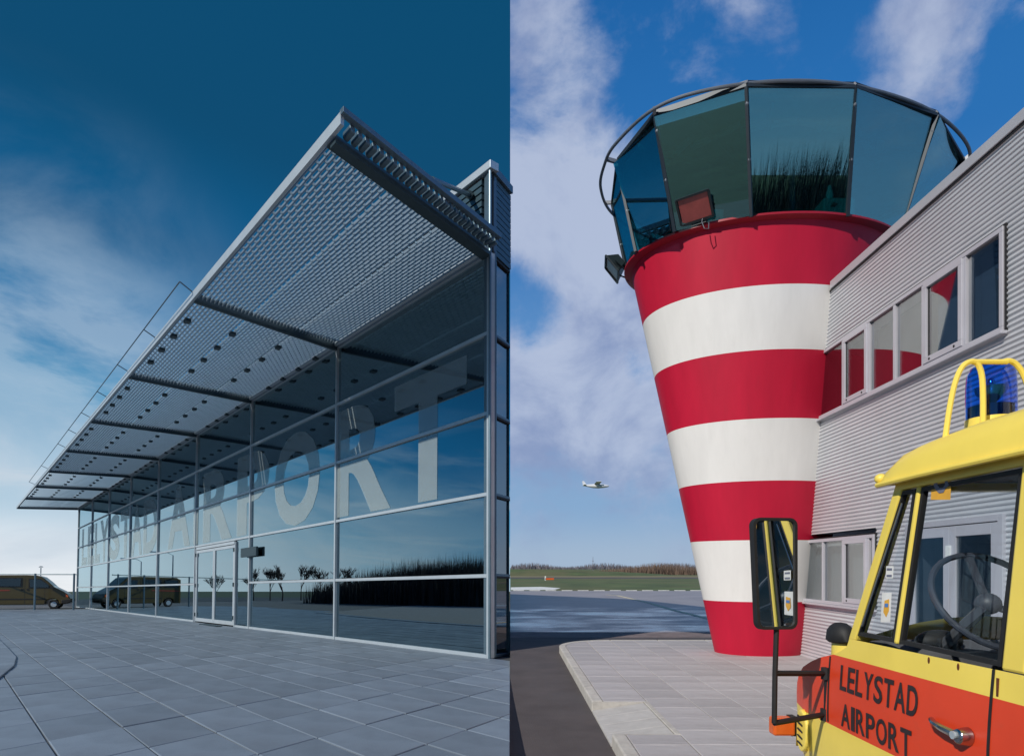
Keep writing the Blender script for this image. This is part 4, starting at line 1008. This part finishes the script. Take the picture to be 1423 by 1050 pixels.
# greenhouse: front pillars, doors, window frames
def pil(a, b, w, d, name, m_='truck_yellow', x=XT):
    s_ = 1 if x < 2.5 else -1
    mb = MB(); (ya, za), (yb, zb) = a, b
    mb.hexa([(x, ya - w / 2, za), (x + s_ * d, ya - w / 2, za), (x + s_ * d, ya + w / 2, za), (x, ya + w / 2, za), (x + s_ * .04, yb - w / 2, zb), (x + s_ * (d + .04), yb - w / 2, zb), (x + s_ * (d + .04), yb + w / 2, zb), (x + s_ * .04, yb + w / 2, zb)])
    return part(name, mb, m_, FT, bevel=.012)
SL = .04
def WX(z, off=0.0, s_=1, x=XT): return x + s_ * (SL * (z - 1.25) / .83 + off)   # side glass leans in a little
for x, s_ in ((XT, 1), (XR, -1)):
    pil((3.63, 1.24), (3.235, 2.09), .075, .06, 'front_pillar', x=x)
    pil((2.46, 1.25), (2.40, 2.09), .12, .06, 'rear_pillar', x=x)
    ft = MB().hexa([(WX(2.035, 0, s_, x), 3.25, 2.035), (WX(2.035, .05, s_, x), 3.25, 2.035), (WX(2.035, .05, s_, x), 1.6, 2.035), (WX(2.035, 0, s_, x), 1.6, 2.035), (WX(2.1, 0, s_, x), 3.22, 2.10), (WX(2.1, .05, s_, x), 3.22, 2.10), (WX(2.1, .05, s_, x), 1.6, 2.10), (WX(2.1, 0, s_, x), 1.6, 2.10)])
    part('window_header', ft, 'truck_yellow', FT, bevel=.01)
    pil((3.215, 1.27), (3.095, 2.04), .035, .045, 'window_divider', x=x)
    part('rear_quarter', MB().hexa([(x, 2.40, 1.25), (x + s_ * .06, 2.40, 1.25), (x + s_ * .06, 1.45, 1.25), (x, 1.45, 1.25), (x + s_ * .04, 2.35, 2.09), (x + s_ * .1, 2.35, 2.09), (x + s_ * .1, 1.45, 2.09), (x + s_ * .04, 1.45, 2.09)]), 'truck_yellow', FT, bevel=.015)
    # rubber seals and glass
    def seal(poly, name):
        n = len(poly); cy = sum(p[0] for p in poly) / n; cz_ = sum(p[1] for p in poly) / n
        mb = MB(); w_ = .02
        inn = []
        for i in range(n):
            a, b, c = Vector(poly[i - 1]), Vector(poly[i]), Vector(poly[(i + 1) % n]); d1 = (b - a).normalized(); d2 = (c - b).normalized()
            n1 = Vector((-d1.y, d1.x)); n2 = Vector((-d2.y, d2.x))
            if n1.dot(Vector((cy, cz_)) - b) < 0: n1, n2 = -n1, -n2
            mv = (n1 + n2); mv = mv / max(.3, mv.length_squared) * 2; inn.append(b + mv * w_)
        for off in (-.004, .02):
            mb.v += [Vector((WX(p[1], .012 + off, s_, x), p[0], p[1])) for p in poly] + [Vector((WX(p[1], .012 + off, s_, x), p[0], p[1])) for p in inn]
        for i in range(n):
            j = (i + 1) % n
            mb.f += [(i, j, n + j, n + i), (2 * n + j, 2 * n + i, 3 * n + i, 3 * n + j), (j, i, 2 * n + i, 2 * n + j), (n + i, n + j, 3 * n + j, 3 * n + i)]
        w = part(name, mb, 'rubber', FT)
        g_ = MB(); g_.v = [Vector((WX(p[1], .018, s_, x), p[0], p[1])) for p in inn] + [Vector((WX(p[1], .023, s_, x), p[0], p[1])) for p in inn]
        g_.f = [tuple(range(n)), tuple(range(2 * n - 1, n - 1, -1))] + [(i, (i + 1) % n, n + (i + 1) % n, n + i) for i in range(n)]
        part('pane', g_, 'car_glass', w)
        return w, inn
    q1, _ = seal([(3.59, 1.275), (3.235, 1.275), (3.122, 2.03), (3.235, 2.03)], 'quarter_window')
    q2, _ = seal([(3.196, 1.275), (2.53, 1.262), (2.463, 2.03), (3.077, 2.03)], 'door_window')
    part('quarter_trim', MB().tube([(WX(1.33, .004, s_, x), 3.53, 1.33), (WX(1.97, .004, s_, x), 3.215, 1.97)], .007, 6), 'chrome', q1)
# windscreen and back wall
part('windscreen', MB().hexa([(XT + .12, 3.66, 1.26), (XR - .12, 3.66, 1.26), (XR - .12, 3.665, 1.26), (XT + .12, 3.665, 1.26), (XT + .16, 3.27, 2.07), (XR - .16, 3.27, 2.07), (XR - .16, 3.275, 2.07), (XT + .16, 3.275, 2.07)]), 'car_glass', FT)
part('windscreen_header', MB().box(XT + .1, XR - .1, 3.20, 3.27, 2.03, 2.10), 'truck_yellow', FT)
part('cab_back', MB().box(XT + .06, XR - .06, 1.45, 1.50, .5, 2.1), 'cab_inside', FT)
# roof: domed cap with an overhanging gutter
mb = MB(); ys = [3.36, 3.35, 3.31, 3.24, 3.10, 2.8, 2.3, 1.8, 1.42]; hs = [.0, .06, .13, .175, .20, .215, .215, .205, .19]
px = [(-.035, 0), (-.02, .45), (.03, .78), (.12, .97), (.30, 1.06)]
px = px + [(WT / 2, 1.12)] + [(WT - a, b) for a, b in reversed(px)]
for y, h in zip(ys, hs):
    for a, b in px: mb.v.append(Vector((XT + .03 + a * (WT - .06) / WT, y, 2.075 + max(h, .0) * b)))
c = len(px)
for i in range(len(ys) - 1):
    for k in range(c - 1): mb.f.append((i * c + k, i * c + k + 1, (i + 1) * c + k + 1, (i + 1) * c + k))
mb.f.append(tuple(range(c))); 
part('roof', mb, 'truck_yellow', FT, smooth=60)
part('roof_lining', MB().box(XT + .06, XR - .06, 1.5, 3.24, 2.066, 2.074), 'cab_inside', FT)
part('gutter', MB().tube([(XT - .005, 3.36, 2.075), (XT - .012, 3.0, 2.078), (XT - .012, 1.42, 2.078)], .014, 8), 'truck_yellow', FT, smooth=True)
part('gutter_end', MB().ellipsoid((XT + .02, 3.37, 2.11), .032, .03, .028), 'truck_yellow', FT, smooth=60)
# doors: seams, handle, lettering
seam = MB()
for y, z0, z1 in ((2.545, .43, 1.25), (3.83, .74, 1.125)):
    zs = [z0 + (z1 - z0) * k / 8 for k in range(9)]
    for a, b in zip(zs, zs[1:]):
        f = lambda z: XT - .03 * math.sin(math.pi * max(0, min(1, (z - .3)))) - .0015 + .10 * max(0, 1 - (4.47 - y) / .35) ** 2
        seam.obox(((f(a) + f(b)) / 2, y, (a + b) / 2), (.003, 0, 0), (0, .006, 0), ((f(b) - f(a)) / 2, 0, (b - a) / 2))
part('door_seam', seam, 'gasket', FT)
def SX(z, off=.0): return XT - .03 * math.sin(math.pi * max(0, min(1, (z - .3)))) - off
def door_text(word, y0, y1, z0, z1, wid, gap):
    tot = sum(wid[c] for c in word) + gap * (len(word) - 1); k = (y0 - y1) / tot; y = y0
    for ch in word:
        vs, fs, _ = glyph(ch, .014)
        mb = MB(); w = wid[ch] * k
        mb.add([(SX(z0 + v.y * (z1 - z0), .0035 + (.0012 if v.z > 0 else -.0012)), y - v.x * w, z0 + v.y * (z1 - z0)) for v in vs], fs)
        part('letter', mb, 'truck_text', FT); y -= w + gap * k
door_text('LELYSTAD', RP(1174, 940, x=XT).y, RP(1283, 970, x=XT).y, .955, 1.095, wid, .16)
door_text('AIRPORT', RP(1177, 1000, x=XT).y, RP(1276, 1030, x=XT).y, .755, .885, wid, .16)
hy0, hy1, hz = RP(1306, 998, x=XT).y, RP(1362, 1015, x=XT).y, .965
hd = part('door_handle', MB().tube([(SX(hz, .012), hy0, hz + .012), (SX(hz, .035), hy0 - .05, hz + .008), (SX(hz, .042), (hy0 + hy1) / 2, hz), (SX(hz, .04), hy1 + .06, hz - .005)], [.012, .014, .015, .017], 8), 'chrome', FT, smooth=True)
cyl = MB(); cyl_x(cyl, SX(hz, .05), SX(hz, -.002), hy1 + .03, hz - .008, .030, 16, .04); part('handle_rose', cyl, 'chrome', hd, smooth=40, bevel=.006)
cyl = MB(); cyl_x(cyl, SX(hz, .058), SX(hz, .05), hy1 + .045, hz - .006, .017, 12); part('lock', cyl, 'alu', hd)
for u, v in ((1293, 917), (1334, 926)):
    p = RP(u, v, x=XT); part('rust_spot', MB().ellipsoid((SX(p.z, .001), p.y, p.z), .003, .008, .016, 8, 6), 'rust', FT)
p = RP(1391, 940, x=XT)
part('rust_streak', MB().prism([(SX(1.2, .002), p.y + .01, 1.22), (SX(1.2, .002), p.y - .004, 1.22), (SX(1.14, .002), p.y - .006, 1.15), (SX(1.14, .002), p.y + .004, 1.15)], (.002, 0, 0)), 'rust', FT)
# side vent, indicator, cowl cap
vc = RP(1121, 1014, x=XT)
def vx(y, off): return XT + .10 * max(0, 1 - (4.47 - y) / .35) ** 2 - .025 - off
ov = [(vc.y + .095 * math.cos(a), vc.z + .135 * math.sin(a)) for a in [2 * math.pi * k / 28 for k in range(28)]]
vt = part('side_vent', MB().prism([(vx(y, .02), y, z) for y, z in ov], (.04, 0, 0)), 'truck_yellow', FT, bevel=.012)
for k in range(5):
    z = vc.z + (k - 2) * .042; part('slot', MB().obox((vx(vc.y, .021), vc.y, z), (.003, 0, 0), (0, .036, .007), (0, -.002, .005)), 'gasket', vt)
ic = RP(1086, 1007, y=4.42)
ind = part('indicator', MB().box(ic.x - .075, ic.x + .07, 4.36, 4.46, ic.z - .06, ic.z + .06), 'orange', FT, bevel=.015)
part('indicator_base', MB().box(ic.x + .05, ic.x + .09, 4.38, 4.46, ic.z - .065, ic.z + .065), 'rubber', ind)
cc = RP(1168, 884, y=3.82)
part('cowl_cap', MB().lathe([(.001, cc.z + .085), (.04, cc.z + .08), (.07, cc.z + .062), (.092, cc.z + .035), (.10, cc.z - .02), (.08, cc.z - .035), (.001, cc.z - .035)], (cc.x, cc.y), 24, .72, 1.1), 'rubber', FT, smooth=60)
part('cowl_neck', MB().lathe([(.075, cc.z - .16), (.07, cc.z - .03), (.001, cc.z - .03)], (cc.x + .01, cc.y), 20, .72, 1.1), 'truck_yellow', FT, smooth=60)
# mirror on its arms
my_ = 3.70
def mp(u, v, y=my_): return RP(u, v, y=y)
mc = mp(1077, 796.5); mw, mh = .130, .318
mnorm = Vector((.16, -.987, .03)).normalized(); mside = Vector((0, 0, 1)).cross(-mnorm).normalized(); mup = mside.cross(mnorm).normalized()
mup = mup if mup.z > 0 else -mup
def rrect(w, h, r, n=6):
    o_ = []
    for cx_, cy_, a0 in ((w - r, h - r, 0), (-(w - r), h - r, 90), (-(w - r), -(h - r), 180), (w - r, -(h - r), 270)):
        for k in range(n + 1):
            a = R(a0 + 90 * k / n); o_.append((cx_ + r * math.cos(a), cy_ + r * math.sin(a)))
    return o_
lean = .055                                    # the mirror narrows a little to its foot
def mpt(x_, y_, o_): return mc + mside * (x_ * (1 + .06 * y_ / mh) + lean * .1 * y_) + mup * y_ + mnorm * o_
oa, ia = rrect(mw, mh, .045), rrect(mw - .016, mh - .016, .035)
n = len(oa); mb = MB(); mb.v = [mpt(x_, y_, .018) for x_, y_ in oa] + [mpt(x_, y_, .018) for x_, y_ in ia] + [mpt(x_, y_, .002) for x_, y_ in ia] + [mpt(x_, y_, -.03) for x_, y_ in oa]
for i in range(n):
    j = (i + 1) % n; mb.f += [(i, j, n + j, n + i), (n + i, n + j, 2 * n + j, 2 * n + i), (i, 3 * n + i, 3 * n + j, j)]
mb.f.append(tuple(range(3 * n, 4 * n)))
mo = part('mirror_housing', mb, 'rubber', FT, smooth=50)
part('mirror_glass', MB().prism([mpt(x_, y_, .004) for x_, y_ in ia], mnorm * .003), 'mirror', mo)
pole_b = mp(1076, 1004); pole_t = mp(1079, 870)
arm = part('mirror_pole', MB().tube([mp(1079, 873), mp(1077, 935), pole_b], .016, 8), 'rubber', FT, smooth=True)
b1, b2 = RP(1147, 935, y=3.86), RP(1146, 992, y=3.88)
part('mirror_arm', MB().tube([mp(1077, 935), b1], .017, 8), 'rubber', arm, smooth=True)
part('mirror_arm', MB().tube([pole_b, b2], .017, 8), 'rubber', arm, smooth=True)
part('hinge_plate', MB().bar(b1 + Vector((.015, 0, .02)), b2 + Vector((.015, 0, -.02)), .03, .035, (1, 0, 0)), 'rubber', FT, bevel=.006)
for b_ in (b1, b2): part('hinge_bolt', MB().tube([b_ + Vector((0, 0, -.035)), b_ + Vector((0, 0, .035))], .026, 8).bar(b_, b_ + Vector((.10, 0, 0)), .03, .03), 'rubber', FT)
# beacon and its guard hoops
bc = RP(1377, 596, y=3.16); zr = bc.z
bn = part('beacon', MB().lathe([(.105, zr + .05), (.104, zr + .20), (.10, zr + .265), (.085, zr + .30), (.05, zr + .315), (.001, zr + .318)], (bc.x, bc.y), 32), 'beacon_blue', FT, smooth=60)
part('beacon_base', MB().lathe([(.115, zr - .08), (.108, zr + .0), (.106, zr + .05), (.001, zr + .05)], (bc.x, bc.y), 32), 'truck_yellow', bn, smooth=40)
part('beacon_collar', MB().lathe([(.094, zr + .052), (.094, zr + .11), (.001, zr + .11)], (bc.x, bc.y), 24), 'rubber', bn, smooth=40)
part('beacon_reflector', MB().lathe([(.012, zr + .12), (.035, zr + .14), (.06, zr + .17), (.07, zr + .20), (.071, zr + .202), (.06, zr + .172)], (bc.x, bc.y), 24), 'chrome', bn, smooth=60)
part('beacon_bulb', MB().ellipsoid((bc.x, bc.y, zr + .22), .018, .018, .03), 'chrome', bn, smooth=60)
hy = 3.02
def hoop(pts, y): 
    P = [RP(u, v, y=y) for u, v in pts]; o_ = []
    for i in range(len(P) - 1):
        a, b, c, d = P[max(i - 1, 0)], P[i], P[i + 1], P[min(i + 2, len(P) - 1)]
        for k in range(6):
            t = k / 6; o_.append(.5 * ((2 * b) + (c - a) * t + (2 * a - 5 * b + 4 * c - d) * t * t + (3 * b - a - 3 * c + d) * t ** 3))
    return o_ + [P[-1]]
h1 = part('guard_hoop', MB().tube(hoop([(1313, 612), (1319, 570), (1326, 536), (1335, 513), (1346, 503), (1357, 504), (1364, 520), (1366, 550), (1366, 600)], hy), .0125, 8), 'truck_yellow', FT, smooth=True)
part('guard_bar', MB().tube([RP(1352, 502.5, y=hy), RP(1400, 502.5, y=hy)], .0125, 8), 'truck_yellow', h1, smooth=True)
part('guard_hoop', MB().tube(hoop([(1392, 503), (1402, 501), (1412, 506), (1422, 520), (1430, 545), (1434, 590)], hy), .0125, 8), 'truck_yellow', FT, smooth=True)
# cab interior
sw = Vector((2.20, 2.97, 1.50)); ax_ = Vector((0, -.80, .60)).normalized(); e1 = Vector((1, 0, 0)); e2 = ax_.cross(e1).normalized()
RWH = .26
wh = part('steering_wheel', MB().tube([sw + (e1 * math.cos(2 * math.pi * k / 32) + e2 * math.sin(2 * math.pi * k / 32)) * RWH for k in range(32)], .0145, 8, closed=True), 'wheel_grey', FT, smooth=True)
part('hub', MB().ellipsoid(sw - ax_ * .03, .055, .055, .05), 'wheel_grey', wh, smooth=60)
for a in (90, 215, 325): part('spoke', MB().bar(sw - ax_ * .03, sw + (e1 * math.cos(R(a)) + e2 * math.sin(R(a))) * RWH, .032, .014, ax_), 'wheel_grey', wh)
part('steering_column', MB().tube([sw - ax_ * .04, sw - ax_ * .55], .028, 8), 'cab_inside', FT)
part('dashboard', MB().prism([(XT + .08, 3.60, 1.02), (XT + .08, 3.62, 1.24), (XT + .08, 3.42, 1.27), (XT + .08, 3.28, 1.22), (XT + .08, 3.26, 1.02)], (WT - .16, 0, 0)), 'cab_inside', FT, bevel=.02)
part('instrument_pod', MB().ellipsoid((sw.x, 3.34, 1.27), .12, .07, .06), 'rubber', FT, smooth=60)
for x0 in (2.0, 2.85):
    st = part('seat', MB().box(x0, x0 + .48, 1.75, 2.2, .72, .86), 'seat_dark', FT, bevel=.05)
    part('backrest', MB().hexa([(x0, 1.62, .84), (x0 + .48, 1.62, .84), (x0 + .48, 1.78, .84), (x0, 1.78, .84), (x0 + .03, 1.52, 1.40), (x0 + .45, 1.52, 1.40), (x0 + .45, 1.62, 1.40), (x0 + .03, 1.62, 1.40)]), 'seat_dark', st, bevel=.03)
part('cab_floor', MB().box(XT + .06, XR - .06, 1.5, 4.2, .60, .66), 'cab_inside', FT)
part('door_card', MB().box(XT + .05, XT + .08, 1.5, 3.6, .66, 1.23), 'cab_inside', FT)
part('door_card', MB().box(XR - .08, XR - .05, 1.5, 3.6, .66, 1.23), 'cab_inside', FT)
# stickers on the side windows
def stick(u0, v0, u1, v1, m_, name, off=.004, poly=None):
    def q(u, v):
        p = RP(u, v, x=XT + .03); return Vector((WX(p.z, .014 - off), p.y, p.z))
    pts = [q(u, v) for u, v in (poly or ((u0, v0), (u1, v0), (u1, v1), (u0, v1)))]
    return part(name, MB().prism(pts, (-.0012, 0, 0)), m_, FT)
s1 = stick(1232, 786, 1242, 803, 'sticker_white', 'sticker')
for v in (789, 798): stick(1233.5, v, 1240.5, v + 3, 'sticker_grey', 'sticker_print', .006)
stick(1228, 823, 1241, 864, 'sticker_white', 'sticker')
stick(0, 0, 0, 0, 'sticker_orange', 'sticker_print', .006, [(1232.5, 834), (1238.5, 832), (1239, 848), (1235.5, 857), (1231.5, 850)])
stick(1233.2, 838, 1238, 843, 'sticker_blue', 'sticker_print', .0075)
stick(1289.5, 668, 1316.5, 694, 'sticker_orange', 'sticker')
stick(0, 0, 0, 0, 'sticker_grey', 'sticker_print', .006, [(1294, 668), (1298, 668), (1298, 673), (1301, 677.5), (1306, 677.5), (1309, 673), (1308, 668), (1312, 668), (1314, 674), (1310, 678), (1307, 684), (1301, 685), (1296, 680), (1293, 674)])
# chassis, body behind and wheels, mostly below the frame
part('chassis', MB().box(XT + .3, XR - .3, -1.3, 4.2, .34, .50), 'rubber', FT)
part('rear_body', MB().box(XT + .02, XR - .02, -1.4, 1.40, .5, 1.6), 'truck_red', FT, bevel=.03)
for y in (3.85, .1):
    for x0, s_ in ((XT + .02, 1), (XR - .02, -1)):
        mb = MB(); cyl_x(mb, x0, x0 + s_ * .24, y, .40, .40, 28); w_ = part('wheel', mb, 'rubber', FT, smooth=40, bevel=.03)
        mb = MB(); cyl_x(mb, x0 - s_ * .006, x0 + s_ * .02, y, .40, .23, 24); part('rim', mb, 'alu_dark', w_, smooth=40)
